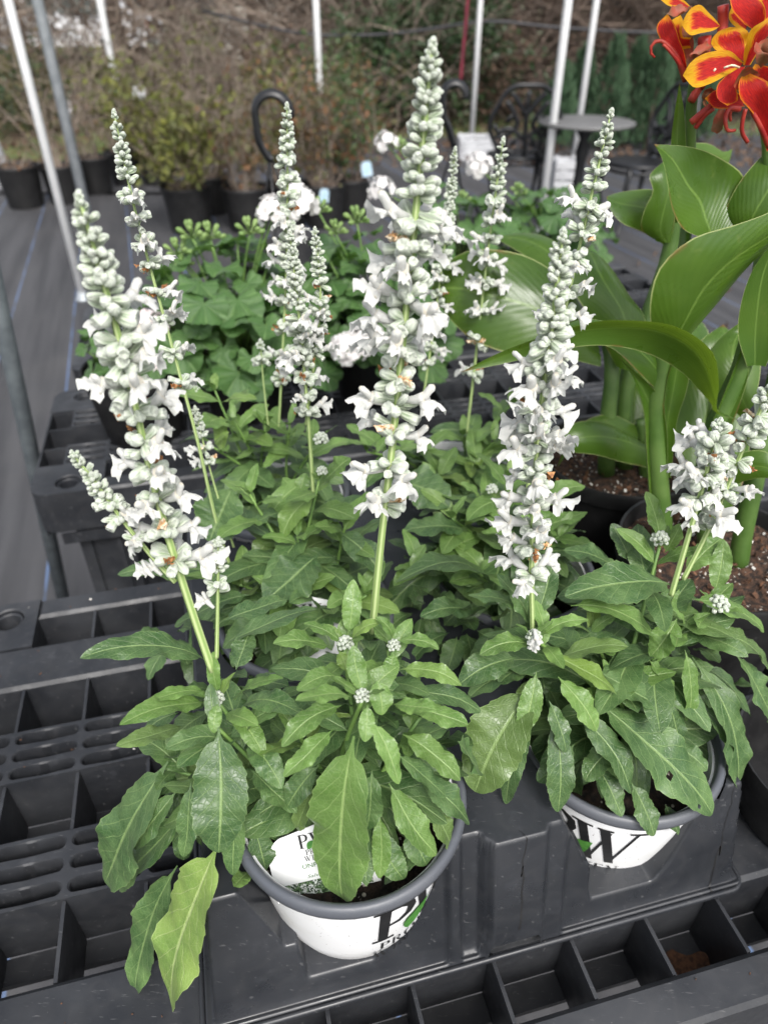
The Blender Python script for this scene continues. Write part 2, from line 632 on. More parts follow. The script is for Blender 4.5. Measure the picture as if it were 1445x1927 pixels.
M['geranium'] = geranium_leaf()
M['gerbud'] = flat_mat('geranium_bud', (0.13, 0.22, 0.06), (0.19, 0.28, 0.09), 0.6)
M['gerpetal'] = flat_mat('geranium_petal', (0.86, 0.85, 0.83), (0.84, 0.81, 0.80), 0.6, 60, trans=0.25)
M['pinkpetal'] = flat_mat('pale_pink_petal', (0.85, 0.74, 0.74), (0.84, 0.80, 0.80), 0.6, 60, trans=0.25)


def fabric():
    t = NT('woven_ground_fabric')
    p = t.geo()
    mp = t.node('ShaderNodeMapping')
    t.l.new(p, mp.inputs[0])
    mp.inputs['Rotation'].default_value = (0, 0, radians(-17.5))
    s = t.node('ShaderNodeSeparateXYZ')
    t.l.new(mp.outputs[0], s.inputs[0])
    x = t.math('ADD', s.outputs[0], 0.23)
    k = t.math('PINGPONG', t.math('ADD', x, 30.3), 0.155)
    line = t.ramp(k, 0.002, 0.005, 1, 0)
    w1 = t.math('PINGPONG', t.math('MULTIPLY', t.math('ADD', s.outputs[0], 50), 260.0), 0.5)
    w2 = t.math('PINGPONG', t.math('MULTIPLY', t.math('ADD', s.outputs[1], 50), 260.0), 0.5)
    st = t.node('ShaderNodeMapping')
    t.l.new(mp.outputs[0], st.inputs[0])
    st.inputs['Scale'].default_value = (14, 0.8, 1)
    n = t.noise(1.0, 5, st.outputs[0])
    c = t.mix(t.ramp(n, 0.3, 0.7), (0.034, 0.034, 0.037), (0.062, 0.062, 0.066))
    c = t.mix(t.ramp(t.noise(1.2, 5, p), 0.5, 0.75, 0, 0.5), c, (0.085, 0.082, 0.080))
    c = t.mix(t.math('MULTIPLY', line, t.ramp(t.noise(6, 3, p), 0.3, 0.6, 0.15, 0.7)), c, (0.12, 0.20, 0.38))
    t.link(c, t.b.inputs['Base Color'])
    t.b.inputs['Roughness'].default_value = 0.62
    t.bump(t.math('ADD', w1, w2), 0.35, 0.001)
    return t.m


M['fabric'] = fabric()


def earth():
    t = NT('grass_and_litter')
    p = t.geo()
    c = t.mix(t.ramp(t.noise(2.2, 5, p), 0.4, 0.62), (0.075, 0.058, 0.035), (0.050, 0.078, 0.020))
    c = t.mix(t.ramp(t.noise(14, 4, p), 0.5, 0.7), c, (0.15, 0.105, 0.06))
    t.link(c, t.b.inputs['Base Color'])
    t.b.inputs['Roughness'].default_value = 0.95
    t.bump(t.noise(30, 4, p), 0.8, 0.03)
    return t.m


M['earth'] = earth()
M['grass'] = flat_mat('grass_blade', (0.085, 0.15, 0.03), (0.16, 0.17, 0.06), 0.7, 3)
M['pole'] = flat_mat('white_painted_pole', (0.86, 0.87, 0.87), (0.80, 0.81, 0.81), 0.35, 12)
M['galv'] = flat_mat('galvanised_steel', (0.42, 0.45, 0.47), (0.33, 0.36, 0.38), 0.42, 30, metal=0.45)
M['darksteel'] = flat_mat('weathered_steel', (0.13, 0.15, 0.16), (0.09, 0.105, 0.115), 0.5, 30, metal=0.3)
M['iron'] = flat_mat('black_cast_iron', (0.007, 0.0075, 0.009), (0.012, 0.013, 0.015), 0.4, 60)
M['tabletop'] = flat_mat('weathered_iron_top', (0.15, 0.15, 0.147), (0.10, 0.10, 0.10), 0.45, 120)
M['twig'] = flat_mat('brown_twig', (0.150, 0.112, 0.088), (0.08, 0.058, 0.046), 0.9, 2.5)
M['palewood'] = flat_mat('grey_twig', (0.28, 0.23, 0.185), (0.16, 0.125, 0.10), 0.9, 8)
M['trunk'] = flat_mat('tree_bark', (0.11, 0.082, 0.062), (0.065, 0.05, 0.04), 0.95, 12, 0.8, 30, 0.02)
M['deadleaf'] = flat_mat('dead_leaf', (0.145, 0.092, 0.060), (0.085, 0.055, 0.040), 0.85, 3, trans=0.15)
M['evergreen'] = flat_mat('evergreen_leaf', (0.020, 0.046, 0.014), (0.036, 0.066, 0.02), 0.5, 3, trans=0.1)
M['yellowgreen'] = flat_mat('yellow_green_leaf', (0.17, 0.175, 0.032), (0.095, 0.115, 0.025), 0.6, 7, trans=0.2)
M['olive'] = flat_mat('olive_leaf', (0.085, 0.095, 0.030), (0.115, 0.092, 0.042), 0.7, 7, trans=0.2)
M['rust'] = flat_mat('rusty_leaf', (0.19, 0.085, 0.036), (0.115, 0.080, 0.038), 0.7, 6, trans=0.15)
M['midgreen'] = flat_mat('mid_green_leaf', (0.036, 0.078, 0.020), (0.060, 0.102, 0.030), 0.55, 6, trans=0.15)
M['juniper'] = flat_mat('juniper_spray', (0.034, 0.078, 0.034), (0.060, 0.112, 0.055), 0.7, 5, trans=0.1)
M['whiteplastic'] = flat_mat('white_plastic', (0.52, 0.53, 0.55), (0.42, 0.43, 0.45), 0.4, 10)
M['bluecard'] = flat_mat('pale_blue_card', (0.28, 0.42, 0.52), (0.38, 0.48, 0.55), 0.45, 20)
M['teal'] = flat_mat('teal_tape', (0.04, 0.20, 0.20), (0.06, 0.26, 0.26), 0.5, 20)
M['maroon'] = flat_mat('maroon_strap', (0.14, 0.012, 0.025), (0.09, 0.01, 0.02), 0.6, 20)
M['cable'] = flat_mat('dark_cable', (0.03, 0.03, 0.035), None, 0.5)
M['siding'] = flat_mat('pale_siding', (0.46, 0.44, 0.39), (0.40, 0.38, 0.34), 0.8, 1.2)
M['carwhite'] = flat_mat('white_car_paint', (0.72, 0.73, 0.75), (0.68, 0.69, 0.71), 0.25, 2)
M['glass'] = flat_mat('dark_car_glass', (0.03, 0.055, 0.055), (0.05, 0.08, 0.075), 0.08, 3)
M['tyre'] = flat_mat('tyre_rubber', (0.02, 0.02, 0.02), None, 0.8)
M['redlamp'] = flat_mat('red_lens', (0.5, 0.03, 0.02), None, 0.3)

RIMZ = 0.888

# ---------------------------------------------------------------- ground
m = MB()
m.add([(-60, -10, 0), (60, -10, 0), (60, 120, 0), (-60, 120, 0)], [(0, 1, 2, 3)])
tag(m.build('ground', M['earth']), 'earth with leaf litter and patches of grass before the woods', 'ground', kind='structure')
m = MB()
NX = 40
xs = [-9 + 20 * i / NX for i in range(NX + 1)]
ys = [-2.0, 1, 3, 5, 6.5, 7.6, 8.6, 9.3]
vs, fs = [], []
for j, y in enumerate(ys):
    for i, x in enumerate(xs):
        yy = y
        if j == len(ys) - 1:
            yy += 0.12 * sin(x * 1.7) + 0.08 * sin(x * 4.1) + (0.9 if x > 1.5 else 0) - (1.35 if x < -1.2 else 0)
        elif y > 7:
            yy -= 1.2 if x < -1.2 else 0
        vs.append((x, yy, 0.006))
for j in range(len(ys) - 1):
    for i in range(NX):
        k = j * (NX + 1) + i
        fs.append((k, k + 1, k + NX + 2, k + NX + 1))
m.add(vs, fs)
tag(m.build('fabric_pavement', M['fabric']), 'dark grey woven ground fabric with blue marker threads', 'ground cover', kind='structure')

# ---------------------------------------------------------------- display benches


def hole_plate(mb, x0, x1, y0, y1, z, cx, cy, hl, r, dep, rc=(0, 0, 0, 0), n=28):
    """a plate with a stadium or round hole; rc rounds the corners (00, 10, 11, 01)"""
    angs = [2 * pi * i / n for i in range(n)]
    for X, Y in ((x0, y0), (x1, y0), (x1, y1), (x0, y1)):
        angs.append(math.atan2(Y - cy, X - cx) % (2 * pi))
    if hl > 0:
        for i in range(9):
            q = -pi / 2 + pi * i / 8
            angs.append(math.atan2(r * sin(q), hl + r * cos(q)) % (2 * pi))
            angs.append(math.atan2(r * sin(q), -hl - r * cos(q)) % (2 * pi))
    angs = sorted(set(round(q, 6) for q in angs))

    def inside(x, y):
        if x < x0 or x > x1 or y < y0 or y > y1:
            return False
        for (X, Y, sx, sy), rr in zip(((x0, y0, 1, 1), (x1, y0, -1, 1), (x1, y1, -1, -1), (x0, y1, 1, -1)), rc):
            if rr > 0:
                ux, uy = (x - X) * sx, (y - Y) * sy
                if ux < rr and uy < rr and (ux - rr) ** 2 + (uy - rr) ** 2 > rr * rr:
                    return False
        return True
    out, inn = [], []
    for q in angs:
        dx, dy = cos(q), sin(q)
        lo, hi = 0.0, 1.0
        for _ in range(26):
            mid = (lo + hi) / 2
            if inside(cx + dx * mid, cy + dy * mid):
                lo = mid
            else:
                hi = mid
        out.append((cx + dx * lo, cy + dy * lo))
        lo, hi = 0.0, 0.5
        for _ in range(26):
            mid = (lo + hi) / 2
            px, py = dx * mid, dy * mid
            ex = max(abs(px) - hl, 0)
            if ex * ex + py * py < r * r:
                lo = mid
            else:
                hi = mid
        inn.append((cx + dx * lo, cy + dy * lo))
    k = len(angs)
    vs, fs = [], []
    b = 0.0016
    for (ox, oy), (ix, iy) in zip(out, inn):
        L = sqrt((ix - cx) ** 2 + (iy - cy) ** 2)
        gx, gy = (ix - cx) / L * b, (iy - cy) / L * b
        vs += [B(ox, oy, z - dep), B(ox, oy, z), B(ix + gx, iy + gy, z), B(ix, iy, z - b), B(ix, iy, z - dep)]
    for i in range(k):
        j = (i + 1) % k
        for e in range(4):
            fs.append((i * 5 + e, j * 5 + e, j * 5 + e + 1, i * 5 + e + 1))
    mb.add(vs, fs)


def bench(label, a0, a1, rows, pitch, start, corner, legs):
    ca, cb = (a0 + a1) / 2, (rows[0][1] + rows[-1][2]) / 2
    root = thing('display_bench', label, 'bench', B(ca, cb, 0), 'black plastic display benches')
    cols = []
    x = start
    while x < a1:
        cols.append(x)
        x += pitch
    for kind, b0, b1 in rows:
        first = corner if (kind == 'window' and corner and (b0 - rows[0][1] < 0.06 or rows[-1][2] - b1 < 0.06)) else a0
        if kind in ('bar', 'edge'):
            mb = MB()
            s = corner if kind == 'edge' and corner else a0
            mb.box(s, a1, b0, b1, BZ - 0.0785, BZ, 0.004, B)
            sharp(mb.build('rail', M['bench'], root))
        elif kind == 'slots':
            mb = MB()
            w = (b1 - b0) / 3
            for i, c0 in enumerate([cols[0] - pitch] + cols):
                c1 = min(c0 + pitch, a1)
                c0 = max(c0, a0)
                if c1 - c0 < 0.03:
                    mb.box(c0, c1, b0, b1, BZ - 0.02, BZ, 0, B)
                    continue
                for q in range(3):
                    y0 = b0 + w * q
                    hole_plate(mb, c0, c1, y0, y0 + w, BZ, (c0 + c1) / 2, y0 + w / 2, (c1 - c0) / 2 - 0.0035 - 0.0066, 0.0066, 0.026)
            sharp(mb.build('slotted_rail', M['bench'], root))
            mb = MB()
            mb.box(a0, a1, b0 + 0.0005, b0 + 0.0035, BZ - 0.0785, BZ - 0.004, 0, B)
            mb.box(a0, a1, b1 - 0.0035, b1 - 0.0005, BZ - 0.0785, BZ - 0.004, 0, B)
            mb.build('rail_web', M['bench'], root, smooth=False)
        else:
            for x in cols:
                if x < first + 0.01:
                    continue
                mb = MB()
                mb.box(x - 0.0016, x + 0.0016, b0 + 0.0005, b1 - 0.0005, BZ - 0.078, BZ - 0.003, 0, B)
                mb.build('rib', M['bench'], root, smooth=False)
            mb = MB()
            mb.box(first, a1, b1 - 0.024, b1 - 0.0008, BZ - 0.086, BZ - 0.079, 0, B)
            mb.box(first, a1, b0 + 0.0008, b0 + 0.006, BZ - 0.086, BZ - 0.079, 0, B)
            mb.build('ledge', M['bench'], root, smooth=False)
    # corner plates with the round stacking holes
    for y0, y1, rc in ((rows[0][1], rows[1][2], (0.03, 0, 0, 0)), (rows[-2][1], rows[-1][2], (0, 0, 0, 0.03))):
        if not corner:
            break
        cy = (y0 + y1) / 2 + (0.012 if rc[3] else -0.012)
        mb = MB()
        hole_plate(mb, a0, corner, y0, y1, BZ + 0.0005, (a0 + corner) / 2, cy, 0.0, 0.019, 0.075, rc, 40)
        p = sharp(mb.build('corner_plate', M['bench'], root))
        mb = MB()
        c = B((a0 + corner) / 2, cy, 0)
        mb.lathe([(0.0175, BZ - 0.05), (0.0175, BZ - 0.004), (0.0152, BZ - 0.003), (0.0140, BZ - 0.006), (0.0140, BZ - 0.05)], c, 32)
        mb.build('socket', M['bench'], p)
    mb = MB()
    yA, yB = rows[0][1], rows[-1][2]
    mb.box(a0 + 0.03, a1, yA + 0.0005, yA + 0.004, BZ - 0.10, BZ - 0.0795, 0, B)
    mb.box(a0 + 0.03, a1, yB - 0.004, yB - 0.0005, BZ - 0.10, BZ - 0.0795, 0, B)
    mb.box(a0 + 0.0005, a0 + 0.004, yA + 0.03, yB - 0.03, BZ - 0.10, BZ - 0.001, 0, B)
    mb.build('skirt', M['bench'], root, smooth=False)
    for la, lb in legs:
        mb = MB()
        mb.box(la, la + 0.085, lb, lb + 0.055, 0.007, BZ - 0.058, 0, B)
        mb.box(la + 0.012, la + 0.02, lb - 0.006, lb - 0.0005, 0.007, BZ - 0.06, 0, B)
        mb.box(la + 0.06, la + 0.068, lb - 0.006, lb - 0.0005, 0.007, BZ - 0.06, 0, B)
        mb.build('leg', M['bench'], root, smooth=False)
    return root


rows1 = [('edge', 0.145, 0.180), ('window', 0.180, 0.232), ('bar', 0.232, 0.297), ('window', 0.297, 0.364), ('slots', 0.364, 0.430),
         ('window', 0.430, 0.496), ('slots', 0.496, 0.560), ('window', 0.560, 0.624), ('bar', 0.624, 0.690), ('window', 0.690, 0.741), ('edge', 0.741, 0.775)]
bench('long black slatted plastic display bench carrying the white pots', -0.338, 1.05, rows1, 0.0695, -0.267, -0.267,
      [(-0.30, 0.16), (-0.30, 0.70), (0.93, 0.16), (0.93, 0.70)])
rows2 = [('edge', 1.028, 1.065), ('window', 1.065, 1.118), ('slots', 1.118, 1.185), ('window', 1.185, 1.252), ('slots', 1.252, 1.318), ('window', 1.318, 1.372), ('edge', 1.372, 1.41)]
bench('black plastic display bench behind the first one, under the geraniums', -0.318, 1.15, rows2, 0.0695, -0.205, -0.205,
      [(-0.27, 1.05), (-0.27, 1.33), (1.0, 1.05), (1.0, 1.33)])
rows3 = [('edge', 1.50, 1.54), ('window', 1.54, 1.60), ('slots', 1.60, 1.67), ('window', 1.67, 1.74), ('slots', 1.74, 1.80), ('window', 1.80, 1.86), ('edge', 1.86, 1.90)]
bench('farthest black plastic display bench of the three', -0.300, 1.2, rows3, 0.0695, -0.20, -0.20,
      [(-0.26, 1.53), (-0.26, 1.82), (1.0, 1.53), (1.0, 1.82)])

# ---------------------------------------------------------------- carrier tray (2 x 3 pots)
PA, PB, DA, DB = 0.0519, 0.3003, 0.218, 0.212
POTS = [(0.0485, 0.3003), (0.2880, 0.3220), (0.0500, 0.512), (0.2750, 0.528), (0.0500, 0.724), (0.2750, 0.732)]
POTZ = [0.0, -0.034, -0.015, -0.020, -0.015, -0.020]      # how deep each pot has sunk into its cup
TA0, TA1, TB0, TB1 = -0.082, 0.384, 0.2255, 0.805


def sstep(a, b, x):
    t = min(1, max(0, (x - a) / (b - a)))
    return t * t * (3 - 2 * t)


def pot_r(z):
    return 0.0620 + (z - 0.73) / (0.873 - 0.73) * 0.0180


def tray_h(a, b):
    cm = PA + DA / 2
    # the wall leans out in flutes between the pots
    fl = 0.005 * sstep(0.052, 0.046, abs(a - cm)) + 0.006 * sstep(0.026, 0.020, abs(a - cm - 0.006)) - 0.007 * sstep(0.010, 0.006, abs(a - cm + 0.030))
    d = min(b - TB0 - 0.011 + fl, TB1 - b - 0.011, (a - TA0 - 0.011) * 2.2, (TA1 - a - 0.011) * 2.2)
    e = min(b - TB0, TB1 - b, a - TA0, TA1 - a)
    z = BZ + 0.006
    z += 0.0035 * exp(-((e - 0.0035) / 0.0014) ** 2) + 0.0035 * exp(-((e - 0.0078) / 0.0014) ** 2)
    if e < 0.0012:
        z -= 0.004
    z += 0.034 * min(1, max(0, (d + 0.004) / 0.006)) + 0.100 * min(1, max(0, (d - 0.002) / 0.020))
    for (pa, pb) in (POTS[0], POTS[1], POTS[4], POTS[5]):
        front = pb < 0.5
        if (front and b < pb) or (not front and b > pb):
            da = a - pa
            if pa > 0.2:
                q = 0.044 * sstep(-0.052, -0.056, da) + 0.070 * min(1, max(0, (-0.060 - da) / 0.030)) ** 0.9 if da < -0.03 else 0.090 * min(1, max(0, (da - 0.004) / 0.040)) ** 1.5
                q += 0.002
            elif da < -0.012:
                q = 0.042 * sstep(-0.048, -0.0525, da) + 0.072 * min(1, max(0, (-0.062 - da) / 0.028)) ** 0.9
            else:
                q = 0.112 * min(1, max(0, (da - 0.004) / 0.054)) ** 1.1
            z = min(z, BZ + 0.032 + q + 0.02 * max(0, e - 0.02))
    return z


na = 250
la = [TA0 + (TA1 - TA0) * i / na for i in range(na + 1)]
lb = [TB0 + 0.0014 * i for i in range(66)]
while lb[-1] < TB1 - 0.05:
    lb.append(lb[-1] + 0.0052)
k = len(lb)
lb += [lb[-1] + (TB1 - lb[-1]) * (i + 1) / 20 for i in range(20)]
vs, fs = [], []
hz = [[tray_h(a, b) for a in la] for b in lb]
for j, b in enumerate(lb):
    for i, a in enumerate(la):
        # round the outer corners of the flange
        aa, bb = a, b
        for (pa, pb), dz in zip(POTS, POTZ):
            if hz[j][i] > 0.868 + dz:
                rr = sqrt((a - pa) ** 2 + (b - pb) ** 2)
                if abs(rr - 0.0890) < 0.0024:                 # a clean round edge to each cup
                    aa, bb = pa + (a - pa) * 0.0890 / rr, pb + (b - pb) * 0.0890 / rr
        vs.append(B(aa, bb, hz[j][i]))
for j in range(len(lb) - 1):
    for i in range(na):
        a, b = (la[i] + la[i + 1]) / 2, (lb[j] + lb[j + 1]) / 2
        z = hz[j][i]
        if any((a - pa) ** 2 + (b - pb) ** 2 < (0.0886 if z > 0.868 + dz else (pot_r(z - dz) - 0.0010 if z - dz > 0.82 else 0.052)) ** 2 for (pa, pb), dz in zip(POTS, POTZ)):
            continue
        ca = min(a - TA0, TA1 - a)
        cb = min(b - TB0, TB1 - b)
        if ca < 0.012 and cb < 0.012 and (ca - 0.012) ** 2 + (cb - 0.012) ** 2 > 0.012 ** 2:
            continue
        q = j * (na + 1) + i
        fs.append((q, q + 1, q + na + 2, q + na + 1))
tray = thing('carrier_tray', 'black moulded carrier tray holding six white pots of salvia', 'tray', B((TA0 + TA1) / 2, (TB0 + TB1) / 2, BZ + 0.001))
m = MB()
m.add(vs, fs)
m.build('body', M['tray'], tray)
m = MB()
prof = [(-0.0005, 0.0015), (-0.0028, 0.004), (-0.0020, 0.0072), (0.0012, 0.0078), (0.0012, 0.0010)]
loop = []
for (x0, y0, q0) in ((TA1 - 0.012, TB0 + 0.012, -90), (TA1 - 0.012, TB1 - 0.012, 0), (TA0 + 0.012, TB1 - 0.012, 90), (TA0 + 0.012, TB0 + 0.012, 180)):
    for s in range(7):
        q = radians(q0 + 15 * s)
        loop.append((x0, y0, cos(q), sin(q)))
vs, fs = [], []
for (x0, y0, cx, cy) in loop:
    for (o, z) in prof:
        vs.append(B(x0 + cx * (0.012 - o), y0 + cy * (0.012 - o), BZ + z))
n, kk = len(prof), len(loop)
for i in range(kk):
    for j in range(n):
        fs.append((i * n + j, ((i + 1) % kk) * n + j, ((i + 1) % kk) * n + (j + 1) % n, i * n + (j + 1) % n))
m.add(vs, fs)
m.build('lip', M['tray'], tray)
for ax, seg in ((0.168, 26), (0.353, 30)):      # two splits in the front wall
    pts = []
    x = ax
    for i in range(seg):
        b = TB0 + 0.0006 + i * (0.0014 if i < 12 else 0.0011)
        x += RN.uniform(-0.0011, 0.0012)
        pts.append((x, b, 0.0008 * (1 - i / seg) + 0.00015))
    m = MB()
    vs, fs = [], []
    for i, (x, b, w) in enumerate(pts):
        for s in (-1, 1):
            vs.append(B(x + s * w, b, tray_h(x + s * w, b) + 0.0007))
        if i:
            fs.append((2 * i - 2, 2 * i - 1, 2 * i + 1, 2 * i))
    m.add(vs, fs)
    m.build('crack', M['ink'], tray)

# ---------------------------------------------------------------- lettering
GL = {
    'P': [([(.20, 0), (.20, 1)], .085), ([(.02, .02), (.40, .02)], .022), ([(.02, .98), (.34, .98)], .022),
          ([(.24, .975), (.46, .965), (.62, .86), (.645, .72), (.60, .58), (.45, .485), (.24, .47)], [.025, .035, .07, .085, .07, .035, .025])],
    'R': [([(.18, 0), (.18, 1)], .075), ([(.02, .02), (.36, .02)], .022), ([(.02, .98), (.3, .98)], .022),
          ([(.22, .975), (.44, .965), (.58, .86), (.60, .75), (.55, .62), (.42, .53), (.22, .52)], [.025, .03, .06, .075, .06, .03, .025]),
          ([(.40, .52), (.62, .12), (.74, .02), (.86, .02)], [.05, .075, .05, .02])],
    'O': [([(.45 + .38 * cos(2 * pi * i / 16), .5 + .48 * sin(2 * pi * i / 16)) for i in range(17)], [.025 + .055 * abs(cos(2 * pi * i / 16)) for i in range(17)])],
    'V': [([(.10, 1), (.46, 0)], .075), ([(.44, .02), (.76, 1)], .025), ([(-.02, .98), (.26, .98)], .022), ([(.62, .98), (.90, .98)], .022)],
    'E': [([(.18, 0), (.18, 1)], .075), ([(.02, .022), (.64, .022)], .024), ([(.02, .978), (.62, .978)], .024), ([(.2, .51), (.5, .51)], .022),
          ([(.63, .0), (.66, .22)], [.03, .008]), ([(.61, 1), (.63, .80)], [.03, .008]), ([(.5, .40), (.5, .62)], .012)],
    'N': [([(.14, 0), (.14, 1)], .026), ([(.10, .98), (.72, .02)], .075), ([(.72, 0), (.72, 1)], .026), ([(.0, .02), (.28, .02)], .022), ([(.58, .98), (.86, .98)], .022), ([(-.02, .98), (.16, .98)], .022)],
    'I': [([(.18, 0), (.18, 1)], .075), ([(.02, .02), (.34, .02)], .022), ([(.02, .98), (.34, .98)], .022)],
    'S': [([(.56, .80), (.50, .93), (.34, .975), (.16, .90), (.13, .74), (.24, .60), (.42, .50), (.55, .38), (.55, .18), (.42, .05), (.26, .02), (.13, .09), (.06, .24)],
           [.02, .03, .035, .05, .065, .07, .075, .07, .06, .045, .035, .03, .02])],
    'W': [([(.14, 1), (.42, 0)], .085), ([(.41, .01), (.66, .93)], .026), ([(.54, 1), (.84, 0)], .085), ([(.83, .01), (1.14, 1)], .026),
          ([(-.04, .98), (.34, .98)], .022), ([(.42, .98), (.70, .98)], .022), ([(.98, .98), (1.30, .98)], .022)],
}
ADV = {'P': .70, 'R': .84, 'O': .92, 'V': .86, 'E': .74, 'N': .90, 'I': .42, 'S': .68, 'W': 1.30}


def glyphs(text, h, gap=.06):
    """list of quads in the plane (x, y), height h, first letter at x = 0; and the width"""
    out, x0 = [], 0.0
    for ch in text:
        for pts, w in GL[ch]:
            P = []
            W = w if hasattr(w, '__len__') else [w] * len(pts)
            for i in range(len(pts) - 1):       # finer pieces so that letters can follow a curved wall
                (xa, ya), (xb, yb) = pts[i], pts[i + 1]
                k = max(1, int(sqrt((xb - xa) ** 2 + (yb - ya) ** 2) / .12))
                for s in range(k):
                    t = s / k
                    P.append((xa + (xb - xa) * t, ya + (yb - ya) * t, W[i] + (W[i + 1] - W[i]) * t))
            P.append((*pts[-1], W[-1]))
            L = []
            for i, (x, y, q) in enumerate(P):
                a, b = P[max(0, i - 1)], P[min(len(P) - 1, i + 1)]
                tx, ty = b[0] - a[0], b[1] - a[1]
                l = sqrt(tx * tx + ty * ty) or 1
                nx, ny = -ty / l * q, tx / l * q
                if abs(tx) < abs(ty) * 2 and abs(tx) > 1e-6 and len(pts) == 2:     # slanted strokes end level
                    nx, ny = q * (1 if nx > 0 else -1) * 1.04, 0
                L.append(((x + nx, y + ny), (x - nx, y - ny)))
            for i in range(len(L) - 1):
                out.append([((x0 + p[0]) * h, p[1] * h) for p in (L[i][0], L[i][1], L[i + 1][1], L[i + 1][0])])
        x0 += ADV[ch] + gap
    return out, (x0 - gap) * h


def leaf_quads(cx, cy, L, ang):
    out, pts = [], []
    for i in range(9):
        t = i / 8
        w = .26 * L * sin(pi * t ** .8)
        x = (t - .5) * L
        y = .10 * L * sin(pi * t)
        pts.append(((x, y + w), (x, y - w)))
    c, s = cos(ang), sin(ang)
    f = lambda p: (cx + p[0] * c - p[1] * s, cy + p[0] * s + p[1] * c)
    for i in range(8):
        out.append([f(pts[i][0]), f(pts[i][1]), f(pts[i + 1][1]), f(pts[i + 1][0])])
    return out


def quads_obj(name, quads, fn, mat, parent):
    mb = MB()
    for q in quads:
        mb.add([fn(*p) for p in q], [(0, 1, 2, 3)])
    return mb.build(name, mat, parent, smooth=False)


def pot_logo(pot, cx, cy, ang0, dz, lift=0.0007):
    """big PW with a green leaf and the two words below, wrapped round the pot"""
    def fn(x, y, e=0.0):
        z = 0.800 + y
        q = ang0 + (x / 0.070)
        r = pot_r(z) + lift + e
        return Vector((cx + r * cos(q), cy + r * sin(q), z + dz))
    q, w = glyphs('P', .058)
    quads_obj('letter', [[(a * .76 - .038, b) for a, b in k] for k in q], fn, M['ink'], pot)
    q, w = glyphs('W', .058)
    quads_obj('letter', [[(a * .70 - .009, b) for a, b in k] for k in q], fn, M['ink'], pot)
    quads_obj('leaf_emblem', leaf_quads(.000, .014, .036, 1.1), lambda x, y: fn(x, y, .0004), M['greenink'], pot)
    q, w = glyphs('PROVEN', .012, .12)
    quads_obj('lettering', [[(a - w / 2 + .002, b - .018) for a, b in k] for k in q], fn, M['ink'], pot)
    q, w = glyphs('WINNERS', .012, .10)
    quads_obj('lettering', [[(a - w / 2 + .002, b - .035) for a, b in k] for k in q], fn, M['ink'], pot)


def sans(name, text, h, width, fn, mat, parent, shear=0.0, bold=0.0):
    cu = bpy.data.curves.new(name, 'FONT')
    cu.body = text
    cu.size = 1.0
    cu.shear = shear
    cu.offset = bold
    to = bpy.data.objects.new('text', cu)
    COL.objects.link(to)
    bpy.context.view_layer.update()
    me = bpy.data.meshes.new_from_object(to)
    bpy.data.objects.remove(to)
    xs_ = [v.co.x for v in me.vertices]
    x0, x1 = min(xs_), max(xs_)
    kx = width / (x1 - x0)
    mb = MB()
    mb.add([fn((v.co.x - (x0 + x1) / 2) * kx, v.co.y * h / 0.73) for v in me.vertices], [tuple(p.vertices) for p in me.polygons])
    bpy.data.meshes.remove(me)
    bpy.data.curves.remove(cu)
    return mb.build(name, mat, parent, smooth=False)


